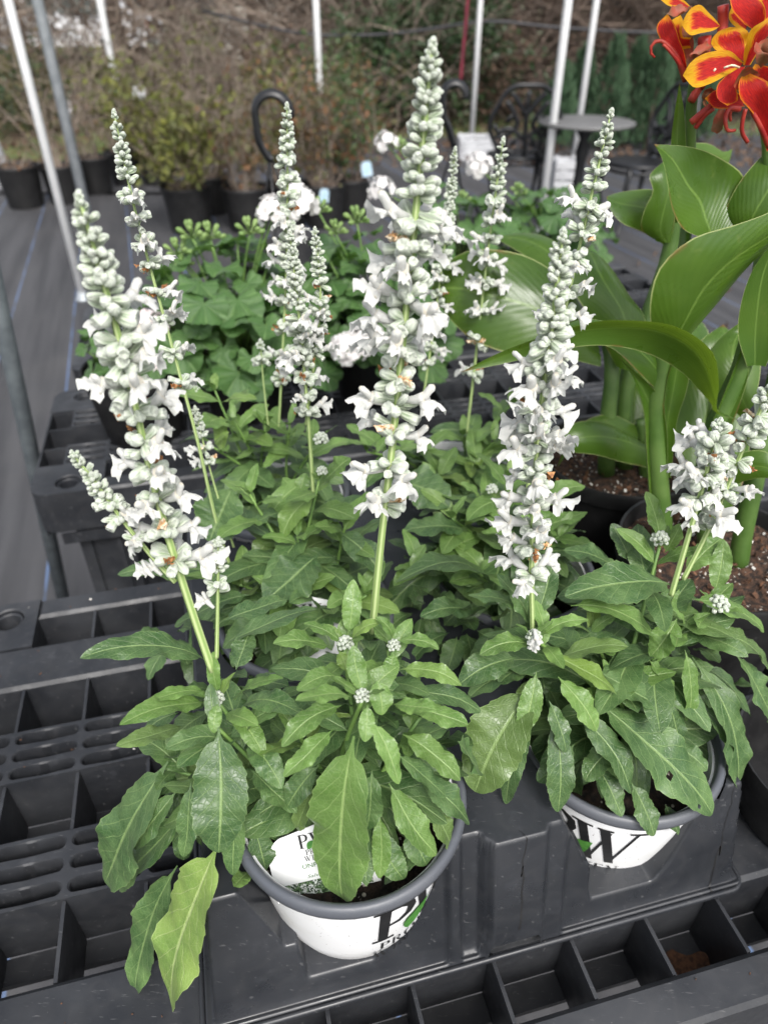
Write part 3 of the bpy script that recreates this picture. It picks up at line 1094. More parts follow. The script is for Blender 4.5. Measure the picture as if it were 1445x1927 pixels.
def plant_tag(label, top, bot, width, yaw, detail=True):
    """rounded plastic tag: top and bottom centre points"""
    top, bot = Vector(top), Vector(bot)
    root = thing('plant_tag', label, 'plant tag', bot)
    up = (top - bot)
    H = up.length
    up.normalize()
    rt = Vector((cos(yaw), sin(yaw), 0))
    rt = (rt - up * rt.dot(up)).normalized()
    nn = rt.cross(up).normalized()
    if nn.y > 0:
        nn = -nn
    fn = lambda x, y, e=0.0: bot + rt * x + up * y + nn * e
    w = width / 2
    P = [(-w, 0), (w, 0), (w, H * .50)]
    for i in range(9):
        q = pi / 2 * i / 8
        P.append((w * .72 + w * .28 * cos(q) * 1.0 - (w * .10 * i / 8), H * .62 + (H * .30) * sin(q)))
    P.append((0, H))
    P += [(-x, y) for x, y in reversed(P[2:-1])]
    mb = MB()
    k = len(P)
    mb.add([fn(x, y, .0004) for x, y in P] + [fn(x, y, -.0004) for x, y in P],
           [tuple(range(k)), tuple(reversed(range(k, 2 * k)))] + [(i, k + i, k + (i + 1) % k, (i + 1) % k) for i in range(k)])
    card = mb.build('card', M['card'], root, smooth=False)
    q, gw = glyphs('P', H * .20)
    quads_obj('letter', [[(a - H * .28, b + H * .70) for a, b in k] for k in q], lambda x, y: fn(x, y, .0007), M['ink'], card)
    q, gw = glyphs('W', H * .20)
    quads_obj('letter', [[(a - H * .11, b + H * .70) for a, b in k] for k in q], lambda x, y: fn(x, y, .0007), M['ink'], card)
    quads_obj('leaf_emblem', leaf_quads(-H * .10, H * .735, H * .17, .7), lambda x, y: fn(x, y, .0011), M['greenink'], card)
    if detail:
        for word, yy in (('PROVEN', .60), ('WINNERS', .51)):
            q, gw = glyphs(word, H * .075, .10)
            s = 1.0
            quads_obj('lettering', [[((a - gw / 2) * s, b + H * yy) for a, b in k] for k in q], lambda x, y: fn(x, y, .0007), M['ink'], card)
        sans('lettering', 'UNPLUGGED', H * .062, H * .62, lambda x, y: fn(x + .001, y + H * .415, .0007), M['taggreen'], card, 0, .012)
        sans('lettering', 'WHITE', H * .055, H * .30, lambda x, y: fn(x + .003, y + H * .340, .0007), M['taggrey'], card)
        sans('lettering', 'Salvia farinacea', H * .048, H * .62, lambda x, y: fn(x + .003, y + H * .270, .0007), M['taggreen'], card, .25)
        mb = MB()
        mb.add([fn(-w * .86, .0005, .0007), fn(w * .86, .0005, .0007), fn(w * .86, H * .23, .0007), fn(-w * .86, H * .23, .0007)], [(0, 1, 2, 3)])
        mb.build('picture', M['picture'], card, smooth=False)
    return root

# ---------------------------------------------------------------- salvia: leaves, florets, spikes


def salvia_leaf(P0, P1, P2, width, rnd, fold=0.16, roll=0.0, nv=26, nu=8, wavy=1.0, side=None, hole=None):
    """lance-shaped toothed leaf along the curve P0-P1-P2"""
    P0, P1, P2 = Vector(P0), Vector(P1), Vector(P2)
    h = P2 - P0
    h.z = 0
    if h.length < 0.25 * (P2 - P0).length:
        h = P1 - P0
        h.z = 0
        if h.length < 1e-4:
            h = Vector((0, -1, 0))
    h.normalize()
    S = side.normalized() if side is not None else h.cross(Vector((0, 0, 1))).normalized()
    L = (P2 - P0).length
    ph1, ph2, fr = rnd.uniform(0, 6), rnd.uniform(0, 6), rnd.uniform(9, 14)
    ph3, bend = rnd.uniform(0, 6), rnd.uniform(-.05, .05)
    vs, fs, uv = [], [], []
    asym = rnd.uniform(-.06, .06)
    teeth = rnd.choice((11, 12, 13))
    tw = rnd.uniform(-.35, .35)
    for i in range(nv + 1):
        t = i / nv
        p = P0 * (1 - t) ** 2 + P1 * 2 * t * (1 - t) + P2 * t * t
        T = ((P1 - P0) * (1 - t) + (P2 - P1) * t).normalized()
        s = (S - T * S.dot(T)).normalized()
        n = s.cross(T)
        q = roll + tw * t
        s, n = s * cos(q) + n * sin(q), n * cos(q) - s * sin(q)
        p = p + s * (bend * L * sin(pi * t)) + n * (0.012 * L * sin(ph3 + t * 7))
        if t < 0.10:
            w = 0.035 + 0.25 * (t / 0.10) ** 2 * 0.6
        else:
            x = (t - 0.06) / 0.94
            w = 2.42 * (x ** 0.62) * (1 - x) ** 0.70
            w = min(w, 1.0)
        w *= width / 2
        for j in range(nu + 1):
            a = 2 * j / nu - 1
            e = abs(a)
            ww = w * (1 + asym * a)
            if e > 0.99 and 0.2 < t < 0.96:        # blunt teeth
                f = (t * teeth) % 1.0
                ww *= 1.0 + 0.12 * (f - 0.5) * (1 - 0.4 * t)
            lift = fold * e * ww - 0.30 * fold * e ** 3 * ww
            wv = wavy * (0.16 * sin(fr * t + (ph1 if a > 0 else ph2)) + 0.07 * sin(fr * 2.3 * t + ph3 + a)) * e ** 2 * ww
            pf = 0.06 * ww * sin(teeth * 0.75 * 2 * pi * t + e * 5) * e * (1 - e) * 2
            vs.append(p + s * (a * ww) + n * (lift + wv + pf))
            uv.append((0.5 + a / 2, t))
    for i in range(nv):
        for j in range(nu):
            if hole and (i, j) in hole:
                continue
            k = i * (nu + 1) + j
            fs.append((k, k + 1, k + nu + 2, k + nu + 1))
    mb = MB()
    mb.add(vs, fs, uv)
    return mb


def hero(plant, rnd, u0, v0, Y0, u1, v1, Y1, wpx, mat='salvia', bulge=0.10, roll=0.0, fold=0.16, hole=None, nv=44, wavy=1.25, label=None):
    P0, P2 = at(u0, v0, Y0), at(u1, v1, Y1)
    w = wpx / FPX * (depth(P0) + depth(P2)) / 2
    d = P2 - P0
    hd = Vector((d.x, d.y, 0))
    if hd.length < 1e-3:
        hd = Vector((0, -1, 0))
    hd.normalize()
    n = (Vector((0, 0, 1)) - d.normalized() * d.normalized().z)
    n = n.normalized() if n.length > 0.05 else hd
    if d.z < -0.6 * d.length:
        n = (n + Vector((0, -0.7, 0))).normalized()
    P1 = (P0 + P2) / 2 + n * (bulge * d.length * 1.6)
    mb = salvia_leaf(P0, P1, P2, w, rnd, fold, roll, nv, 8, wavy, None, hole)
    o = mb.build('leaf', M[mat], plant)
    if label:
        o['label'] = label
    return o


def make_floret(rnd):
    mb = MB()
    c = rnd.uniform(-.0006, .0006)
    mb.tube([(-.003, 0, 0), (.001, 0, .0002), (.0045, 0, .0008), (.0068, 0, .0014)], [.0013, .0019, .0026, .0030], 8)
    up = rnd.uniform(.45, .85)
    kx = rnd.uniform(.001, .0035)
    mb.tube([(.0050, 0, .0010), (.0068 + kx * .2, c, .0028 * up), (.0078 + kx * .5, c * 1.5, .0052 * up), (.0086 + kx, c * 2, .0072 * up), (.0093 + kx * 1.2, c * 2, .0082 * up)],
            [.0020, .0021, .0020, .0021, .0010], 8, flat=.8)
    mb.uv[-1] = [(0, 1)] * len(mb.uv[-1])
    dr = rnd.uniform(.0, .6)
    R0 = rnd.uniform(.0092, .0120)
    ph = rnd.uniform(0, 6)
    ns, nt = 22, 7
    vs, fs, uv = [], [], []
    for i in range(nt + 1):
        t = i / nt
        for j in range(ns + 1):
            a = (j / ns * 2 - 1) * 1.55
            lobe = 0.84 + 0.16 * cos(a * 5.0)
            r = .0018 + (R0 * lobe - .0018) * t
            r *= 1 + .05 * sin(a * 11 + ph) * t + .03 * sin(a * 17 - ph) * t
            x = .0055 + r * cos(a) * (1.18 - .25 * dr)
            y = r * sin(a) * .82
            z = .0002 - .0045 * dr * t * t - .0022 * dr * t - .002 * abs(a) * t + .0018 * t * t * sin(a * 6 + ph) + .0013 * t * sin(a * 15 - ph) + .0010 * sin(t * 6 + a * 2 + ph) * t
            vs.append((x, y, z))
            uv.append((j / ns, t * .5))
    for i in range(nt):
        for j in range(ns):
            k = i * (ns + 1) + j
            fs.append((k, k + 1, k + ns + 2, k + ns + 1))
    mb.add(vs, fs, uv)
    for s in (-1, 1):                                # small side lobes of the mouth
        mb.tube([(.0055, s * .0018, .0002), (.0068, s * .0040, -.0012), (.0074, s * .0052, -.0030 * dr - .0012)], [.0016, .0017, .0007], 6, flat=.5)
    return mb.mesh('floret', M['floret'])


def make_wither(rnd, mat):
    mb = MB()
    pts, rad = [], []
    for i in range(8):
        t = i / 7
        pts.append((-.002 + .011 * t, rnd.uniform(-.0012, .0012), .0015 * t + rnd.uniform(-.0011, .0011)))
        rad.append(rnd.uniform(.0011, .0026) * (1 - .3 * t))
    mb.tube(pts, rad, 7, flat=.7)
    for _ in range(7):
        c = Vector((rnd.uniform(.003, .0095), rnd.uniform(-.002, .002), rnd.uniform(-.001, .003)))
        q = [c + Vector((rnd.uniform(-.0028, .0028), rnd.uniform(-.0028, .0028), rnd.uniform(-.0028, .0028))) for _ in range(4)]
        mb.add(q, [(0, 1, 2), (1, 2, 3)])
    return mb.mesh('withered_floret', M[mat], smooth=False)


fr_ = random.Random(5)
FLORETS = [make_floret(fr_) for _ in range(8)]
WITHERS = [make_wither(fr_, 'wither') for _ in range(4)] + [make_wither(fr_, 'wither_pale') for _ in range(2)]


def add_calyx(mb, base, d, L, r, rnd, open_=False):
    d = d.normalized()
    a = d.orthogonal().normalized()
    b = d.cross(a)
    n = 9
    q0 = rnd.uniform(0, 6)
    prof = [(0, .30), (.18, .62), (.42, .90), (.66, 1.0), (.84, .80), (.95, .46), (1.0, .10)] if not open_ else \
           [(0, .32), (.2, .65), (.45, .88), (.7, 1.0), (.9, 1.05), (1.0, .98), (.86, .55)]
    curve = rnd.uniform(-.06, .06)
    vs, fs, uv = [], [], []
    for i, (t, k) in enumerate(prof):
        for j in range(n):
            q = q0 + 2 * pi * j / n
            rr = r * k * (1 + (.09 if j % 2 else -.05))
            vs.append(base + d * (L * t) + a * (cos(q) * rr + curve * L * t * t) + b * (sin(q) * rr))
            uv.append((j / n, t))
    for i in range(len(prof) - 1):
        for j in range(n):
            j2 = (j + 1) % n
            fs.append((i * n + j, i * n + j2, (i + 1) * n + j2, (i + 1) * n + j))
    fs.append(tuple((len(prof) - 1) * n + j for j in range(n)))
    mb.add(vs, fs, uv)


def frame_along(path, f):
    x = f * (len(path) - 1)
    i = min(int(x), len(path) - 2)
    p = path[i].lerp(path[i + 1], x - i)
    return p, (path[i + 1] - path[i]).normalized()


def spike(plant, rnd, pts, f0, size=1.0, fl=2.6, r0=0.0030, r1=0.0014, dense=1.0, gaps=None, wither=0.31, young=0.30, fat=1.0, label=None):
    """flower spike: pts are (u, v, Y) from the foliage to the tip; flowers from fraction f0 upward"""
    path = catmull([at(*p) for p in pts], 48)
    L = sum((path[i + 1] - path[i]).length for i in range(47))
    mb = MB()
    rad = [.84 * (r0 + (r1 - r0) * i / 47) * (1.0 if i < 44 else 0.6) for i in range(48)]
    mb.tube(path, rad, 8)
    sp = mb.build('flower_spike', M['stem'], plant)
    if label:
        sp['label'] = label
    zone = L * (1 - f0)
    # whorl stations
    st, x = [], 0.0
    while x < zone * 0.985:
        g = x / zone
        st.append(x)
        step = (0.0215 - 0.0105 * min(1, g * 1.25)) * size / dense
        if g > 1 - young:
            step *= 0.66 * (1 - .45 * max(0, (g - 1 + young) / young))
        x += step * rnd.uniform(.85, 1.2)
    root = plant
    for w, x in enumerate(st):
        g = x / zone
        f = f0 + (1 - f0) * g
        p, t = frame_along(path, f)
        a = t.orthogonal().normalized()
        b = t.cross(a)
        top = max(0.0, (g - (1 - young)) / young)
        k = size * (1.12 - 0.62 * top ** 1.5)
        mb = MB()
        nc = int(round((11 if top < .05 else 11 - 3 * top) * fat))
        q0 = rnd.uniform(0, 6)
        for c in range(nc):
            q = q0 + 2 * pi * (c + rnd.uniform(-.25, .25)) / nc
            out = a * cos(q) + b * sin(q)
            el = rnd.uniform(-.45, .75) if top < .05 else rnd.uniform(-.12, .38) + .35 * top
            d = out * cos(el) + t * sin(el)
            off = t * rnd.uniform(-.004, .004) * k
            ln = rnd.uniform(.0066, .0112) * k * (1.15 if top < .05 else .92)
            rr = rnd.uniform(.0019, .0029) * k * (1.18 if top < .05 else 1.0)
            add_calyx(mb, p + out * (r1 * .6) + off, d, ln, rr, rnd, open_=(top < .05 and rnd.random() < .4))
        mb.build('calyx_whorl', M['calyx'], sp)
        if top < .02:
            amt = .86 * fl * (.55 + .9 * math.sin(pi * min(1, .25 + g * .9)))
            n = int(amt) + (1 if rnd.random() < amt % 1 else 0)
            q0 = rnd.uniform(0, 6)
            for c in range(n):
                q = q0 + 2 * pi * (c + rnd.uniform(-.3, .3)) / max(1, n)
                out = a * cos(q) + b * sin(q)
                el = rnd.uniform(-.1, .45)
                X = (out * cos(el) + t * sin(el)).normalized()
                Z = (t - X * t.dot(X)).normalized()
                Yv = Z.cross(X)
                R = Matrix((X, Yv, Z)).transposed()
                tw = rnd.uniform(-.5, .5)
                R = R @ Matrix.Rotation(tw, 3, 'X')
                pos = p + X * (.0072 * k) + t * rnd.uniform(-.003, .003)
                if rnd.random() < wither:
                    pos = pos - X * (.0030 * k)
                    place('withered_floret', rnd.choice(WITHERS), sp, pos, R, size * rnd.uniform(.8, 1.15))
                else:
                    place('floret', rnd.choice(FLORETS), sp, pos, R, size * rnd.uniform(1.05, 1.42))
    mb = MB()
    p, t = frame_along(path, 1.0)
    for c in range(9):
        q = c * 2.4
        o = t.orthogonal().normalized()
        out = o * cos(q) + t.cross(o) * sin(q)
        add_calyx(mb, p - t * (.003 * size) + t * (c * .0006 * size), out * .6 + t * (.4 + c * .18), .0038 * size, .0015 * size, rnd)
    mb.build('bud_tip', M['calyx'], sp)
    return sp


def bud_cluster(plant, rnd, u, v, Y, r):
    c = at(u, v, Y)
    mb = MB()
    for i in range(22):
        z = 1 - i / 21 * 1.15
        q = i * 2.4
        s = sqrt(max(0, 1 - z * z))
        d = Vector((cos(q) * s, sin(q) * s, z * 1.2))
        add_calyx(mb, c + d * r * .5, d, r * .75, r * .30, rnd)
    return mb.build('flower_bud', M['calyx'], plant)


def shoot(plant, rnd, base, top, big=0.105, small=0.03, nodes=8, start=0.12, az0=0.0, young=3, keep=None, stem=True):
    base, top = Vector(base), Vector(top)
    mid = (base + top) / 2 + Vector((rnd.uniform(-.006, .006), rnd.uniform(-.006, .006), .012))
    path = catmull([base, mid, top], 16)
    if stem:
        mb = MB()
        mb.tube(path, [.0024 - .0011 * i / 15 for i in range(16)], 6)
        mb.build('stem', M['branch'], plant)
    for n in range(nodes):
        g = n / (nodes - 1)                    # 0 low .. 1 tip
        f = start + (1 - start) * (1 - (1 - g) ** 1.25)
        p, t = frame_along(path, min(f, .999))
        for s in range(2):
            az = az0 + n * pi / 2 + s * pi + rnd.uniform(-.35, .35)
            d = Vector((cos(az), sin(az), 0))
            L = (big * (1 - g) ** .75 + small) * rnd.uniform(.8, 1.15)
            el = -.30 + 1.05 * g ** 1.4 + rnd.uniform(-.2, .2)
            droop = (.75 - .45 * g) * rnd.uniform(.6, 1.3)
            P0 = p
            P1 = p + (d * cos(el + .25) + Vector((0, 0, 1)) * sin(el + .25)) * (L * .5)
            e2 = el - droop
            P2 = P1 + (d * cos(e2) + Vector((0, 0, 1)) * sin(e2)) * (L * .55)
            if P2.z < BZ + .02:
                P2.z = BZ + .02
            if keep and not keep(P1, P2):
                continue
            w = L * rnd.uniform(.34, .42)
            mat = 'young' if n >= nodes - young else 'salvia'
            salvia_leaf(P0, P1, P2, w, rnd, rnd.uniform(.1, .24), rnd.uniform(-.3, .3), 18, 6, rnd.uniform(.7, 1.4)).build('leaf', M[mat], plant)


def salvia_plant(i, label, logos):
    pa, pb = POTS[i]
    dz = POTZ[i]
    PB0 = max(.742 + dz, .7245) - dz
    up = lambda L: [(r, z + dz) for r, z in L]
    c = B(pa, pb, 0)
    root = thing('potted_salvia', label, 'potted plant', (c.x, c.y, PB0 + dz), 'white salvia pots in the carrier tray')
    mb = MB()
    mb.lathe(up([(0.001, PB0), (.0555, PB0), (.0575, PB0 + .0025), (pot_r(.776) - .0012, .774), (pot_r(.785), .785), (.0803, .8760), (.0803, .8790), (.0772, .8790), (.0752, .85), (.0640, .770), (.001, .770)]), c, 64)
    pot = sharp(mb.build('pot', M['potwhite'], root), 50)
    mb = MB()
    mb.lathe(up([(.0800, .8758), (.0848, .8760), (.0870, .8778), (.0875, .8808), (.0871, .8850), (.0852, .8876), (.0825, .8880), (.0803, .8862), (.0790, .880), (.0783, .868)]), c, 72)
    mb.build('rim', M['greyrim'], pot)
    for a in logos:
        pot_logo(pot, c.x, c.y, radians(a), dz)
    mb = MB()
    rings = [(0, .855), (.02, .8545), (.04, .852), (.06, .848), (.0750, .845)]
    rings = up(rings)
    vs, fs, n = [], [], 24
    for r, z in rings:
        for j in range(n):
            q = 2 * pi * j / n
            vs.append((c.x + r * cos(q), c.y + r * sin(q), z + .004 * noise.noise(Vector((c.x * 40 + r * 60 * cos(q), r * 60 * sin(q), i)))))
    for k in range(len(rings) - 1):
        for j in range(n):
            fs.append((k * n + j, k * n + (j + 1) % n, (k + 1) * n + (j + 1) % n, (k + 1) * n + j))
    mb.add(vs, fs)
    mb.build('soil', M['peat'], root)
    return root, c


LAB = ['white salvia in the front pot with the large name tag, tallest spike above it',
       'white salvia in the white pot at the tray corner beside the empty pot ring',
       'white salvia in the middle row behind the pot with the large tag',
       'white salvia in the middle row, beside the canna pots',
       'white salvia in the back row, in front of the broad geranium leaves',
       'white salvia in the back row, nearest the white geranium flower head']
P = []
for i in range(6):
    P.append(salvia_plant(i, LAB[i], {0: (-45, -166, 75), 1: (-119, 15, 130)}.get(i, (-70, 60, 170))))

plant_tag('white plant tag with flower picture standing in the front pot', at(592, 1551, .2745), at(621, 1678, .2490), .074, radians(3))
plant_tag('white plant tag half hidden by leaves in the middle row pot', at(583, 1122, .485), at(583, 1260, .455), .066, radians(16), False)


def fill(plant, rnd, spots):
    """leaves that fill a clump: (u, v, Y, spread px, count, length px)"""
    for (u, v, Y, R, n, L) in spots:
        for i in range(n):
            q = i * 2.39996 + rnd.uniform(-.5, .5)
            f = sqrt((i + .5) / n)
            du, dv = cos(q) * f, sin(q) * f
            bu, bv = u + du * R * .45, v + dv * R * .40
            ln = L * rnd.uniform(.7, 1.2)
            y0 = Y + rnd.uniform(.018, .055)
            tu, tv = bu + du * ln * .9 / max(f, .5) * f, bv + (dv * .75 + .42) * ln
            hero(plant, rnd, bu, bv, y0, tu, tv, y0 - rnd.uniform(.012, .035), ln * rnd.uniform(.34, .42), 'salvia', rnd.uniform(.06, .18), rnd.uniform(-.4, .4), rnd.uniform(.1, .22), None, 18)


def skirt(plant, c, rnd, n, lo=0.0, hi=6.283):
    dz = POTZ[[o for o, _ in P].index(plant)]
    for i in range(n):
        q = lo + (hi - lo) * (i + rnd.uniform(.1, .9)) / n
        d = Vector((cos(q), sin(q), 0))
        L = rnd.uniform(.055, .085)
        fr = sin(q - ANG) < -.35
        if fr:
            if sin(q - ANG) < -.5 and cos(q) < .1 and c.x < 0:
                continue
            L = rnd.uniform(.040, .055)
        p0 = Vector((c.x, c.y, rnd.uniform(.875, .905) + dz)) + d * rnd.uniform(.005, .02)
        p1 = p0 + d * (L * .5) + Vector((0, 0, rnd.uniform(.005, .03)))
        p2 = p0 + d * L + Vector((0, 0, rnd.uniform(-.012, .006)))
        p2.z = max(p2.z - (.012 if fr else 0), .893 + dz if L > .062 else .870 + dz)
        salvia_leaf(p0, p1, p2, L * rnd.uniform(.38, .48), rnd, rnd.uniform(.08, .2), rnd.uniform(-.4, .4), 18, 6, 1.0).build('leaf', M['salvia'], plant)


r1 = random.Random(21)
p1, c1 = P[0]
for a in [
    (668, 1383, .262, 648, 1688, .232, 128, 'young', .10), (412, 1369, .285, 412, 1605, .238, 108, 'salvia', .10),
    (412, 1590, .252, 323, 1897, .203, 136, 'pale', .06), (337, 1628, .272, 258, 1868, .235, 80, 'salvia', .06),
    (314, 1432, .312, 196, 1662, .275, 122, 'salvia', .12), (332, 1487, .295, 250, 1596, .272, 52, 'salvia', .1),
    (346, 1532, .300, 225, 1672, .280, 74, 'salvia', .1), (360, 1473, .280, 346, 1612, .256, 44, 'salvia', .1),
    (444, 1473, .275, 439, 1645, .246, 48, 'salvia', .1), (387, 1246, .330, 152, 1240, .300, 62, 'salvia', .22),
    (391, 1305, .315, 273, 1323, .290, 30, 'young', .12), (389, 1323, .310, 225, 1364, .270, 48, 'young', .12),
    (346, 1369, .320, 219, 1405, .290, 44, 'salvia', .1), (410, 1323, .300, 403, 1380, .285, 27, 'young', .1),
    (437, 1318, .310, 533, 1276, .290, 38, 'young', .1), (455, 1328, .310, 566, 1343, .290, 50, 'salvia', .14),
    (432, 1341, .305, 498, 1425, .275, 42, 'young', .14), (464, 1396, .290, 531, 1484, .260, 52, 'salvia', .12),
    (473, 1450, .285, 558, 1530, .260, 50, 'salvia', .1), (410, 1305, .310, 402, 1226, .322, 28, 'young', .02),
    (683, 1304, .285, 664, 1214, .303, 38, 'young', .03), (661, 1313, .280, 556, 1320, .260, 42, 'young', .12),
    (652, 1278, .295, 558, 1299, .275, 42, 'young', .14), (643, 1326, .280, 529, 1405, .255, 50, 'young', .1),
    (626, 1374, .275, 534, 1462, .250, 46, 'young', .1), (692, 1326, .278, 687, 1396, .262, 32, 'young', .1),
    (709, 1278, .290, 720, 1346, .275, 45, 'young', .1), (740, 1326, .290, 821, 1336, .280, 38, 'young', .1),
    (758, 1326, .295, 880, 1365, .285, 52, 'young', .12), (753, 1260, .320, 869, 1290, .310, 40, 'young', .14),
    (700, 1357, .275, 750, 1475, .250, 44, 'young', .12), (758, 1383, .280, 865, 1469, .260, 56, 'young', .12),
    (731, 1475, .265, 820, 1609, .240, 60, 'young', .1), (784, 1458, .280, 885, 1550, .262, 64, 'salvia', .1),
    (714, 1532, .262, 714, 1653, .240, 38, 'young', .06), (621, 1220, .330, 514, 1212, .320, 46, 'young', .14),
    (656, 1194, .340, 665, 1090, .362, 38, 'young', .02), (643, 1207, .330, 571, 1173, .335, 31, 'young', .16),
    (661, 1203, .332, 716, 1172, .335, 30, 'young', .22), (749, 1207, .330, 826, 1222, .325, 30, 'young', .16),
    (736, 1207, .330, 707, 1162, .334, 27, 'young', .25), (740, 1229, .325, 733, 1284, .310, 32, 'young', .12),
    (639, 1225, .325, 653, 1262, .315, 28, 'young', .1), (430, 1210, .355, 596, 1147, .375, 52, 'salvia', .1),
    (420, 1170, .37, 540, 1130, .40, 50, 'salvia', .12), (445, 1260, .335, 470, 1190, .36, 52, 'salvia', .06),
    (600, 1440, .275, 540, 1520, .262, 52, 'salvia', .1), (590, 1480, .27, 560, 1560, .262, 46, 'salvia', .1),
    (770, 1300, .315, 905, 1340, .315, 50, 'salvia', .1), (745, 1420, .272, 838, 1500, .262, 44, 'salvia', .1),
    (700, 1450, .268, 690, 1560, .25, 50, 'salvia', .1), (860, 1395, .30, 900, 1450, .30, 76, 'salvia', .05),
    (480, 1560, .27, 500, 1640, .255, 54, 'salvia', .1), (810, 1560, .27, 724, 1664, .247, 46, 'salvia', .04), (470, 1640, .262, 440, 1668, .243, 34, 'young', .04),
    (770, 1540, .268, 802, 1628, .250, 60, 'salvia', .08), (705, 1560, .262, 760, 1655, .243, 56, 'salvia', .06), (815, 1520, .275, 852, 1595, .262, 50, 'salvia', .08), (640, 1480, .28, 690, 1600, .258, 60, 'salvia', .08)]:
    hero(p1, r1, *a, roll=r1.uniform(-.15, .15))
fill(p1, r1, [(430, 1330, .325, 110, 20, 120), (400, 1460, .30, 70, 12, 120), (680, 1350, .30, 120, 18, 110), (700, 1240, .345, 90, 10, 90), (560, 1290, .34, 90, 12, 100), (820, 1400, .31, 60, 8, 100), (520, 1470, .285, 50, 8, 100), (335, 1470, .30, 50, 8, 110), (360, 1340, .315, 70, 8, 110)])
for top in (at(412, 1372, .29), at(330, 1450, .315), at(405, 1500, .285)):
    shoot(p1, r1, (c1.x - .03, c1.y, .845), top, .06, .03, 5, .45, r1.uniform(0, 6), 0, lambda A, C: C.y > .27)
skirt(p1, c1, r1, 26)
in1 = lambda A, C: C.y > .262 and C.x > -.13 and (C.z > .885 or C.y > .30)
for top, nd in ((at(408, 1318, .31), 8), (at(682, 1316, .284), 7), (at(648, 1218, .332), 8), (at(742, 1220, .336), 8), (at(560, 1380, .30), 7), (at(790, 1350, .31), 7)):
    shoot(p1, r1, (c1.x + r1.uniform(-.02, .02), c1.y + r1.uniform(-.015, .015), .835), top, .075, .022, nd, .1, r1.uniform(0, 6), 2, in1)
S1 = spike(p1, r1, [(400, 1262, .318), (352, 1120, .33), (300, 950, .34), (225, 640, .348), (152, 380, .35)], .30, 1.02, 2.8, .0034, .0020, 1.12, young=.27, label='large spike of white florets leaning away to the left')
spike(p1, r1, [(330, 1095, .332), (285, 1045, .335), (232, 980, .338), (185, 915, .34), (140, 858, .342)], .38, .72, 1.6, .0021, .0010, 1.05, young=.6)
spike(p1, r1, [(408, 1238, .32), (410, 1130, .332), (411, 1020, .34)], .62, .72, 0, .0017, .0010, 1.25, young=.95)
spike(p1, r1, [(700, 1190, .362), (718, 1010, .375), (740, 820, .385), (778, 440, .395), (812, 94, .40)], .302, 1.05, 2.8, .0032, .0021, 1.06, young=.29, label='tallest upright spike in the middle, dense with white florets')
for u, v, Y, r in ((650, 1212, .330, .0048), (741, 1216, .333, .0040), (682, 1311, .283, .0042), (408, 1315, .308, .0045)):
    bud_cluster(p1, r1, u, v, Y, r)
for u, v, Y in ((300, 1078, .333), (285, 1082, .331), (398, 1140, .33)):
    o = at(u, v, Y)
    place('floret', FLORETS[1], p1, o, Matrix.Rotation(2.6, 3, 'Z') @ Matrix.Rotation(-.5, 3, 'Y'), .75)

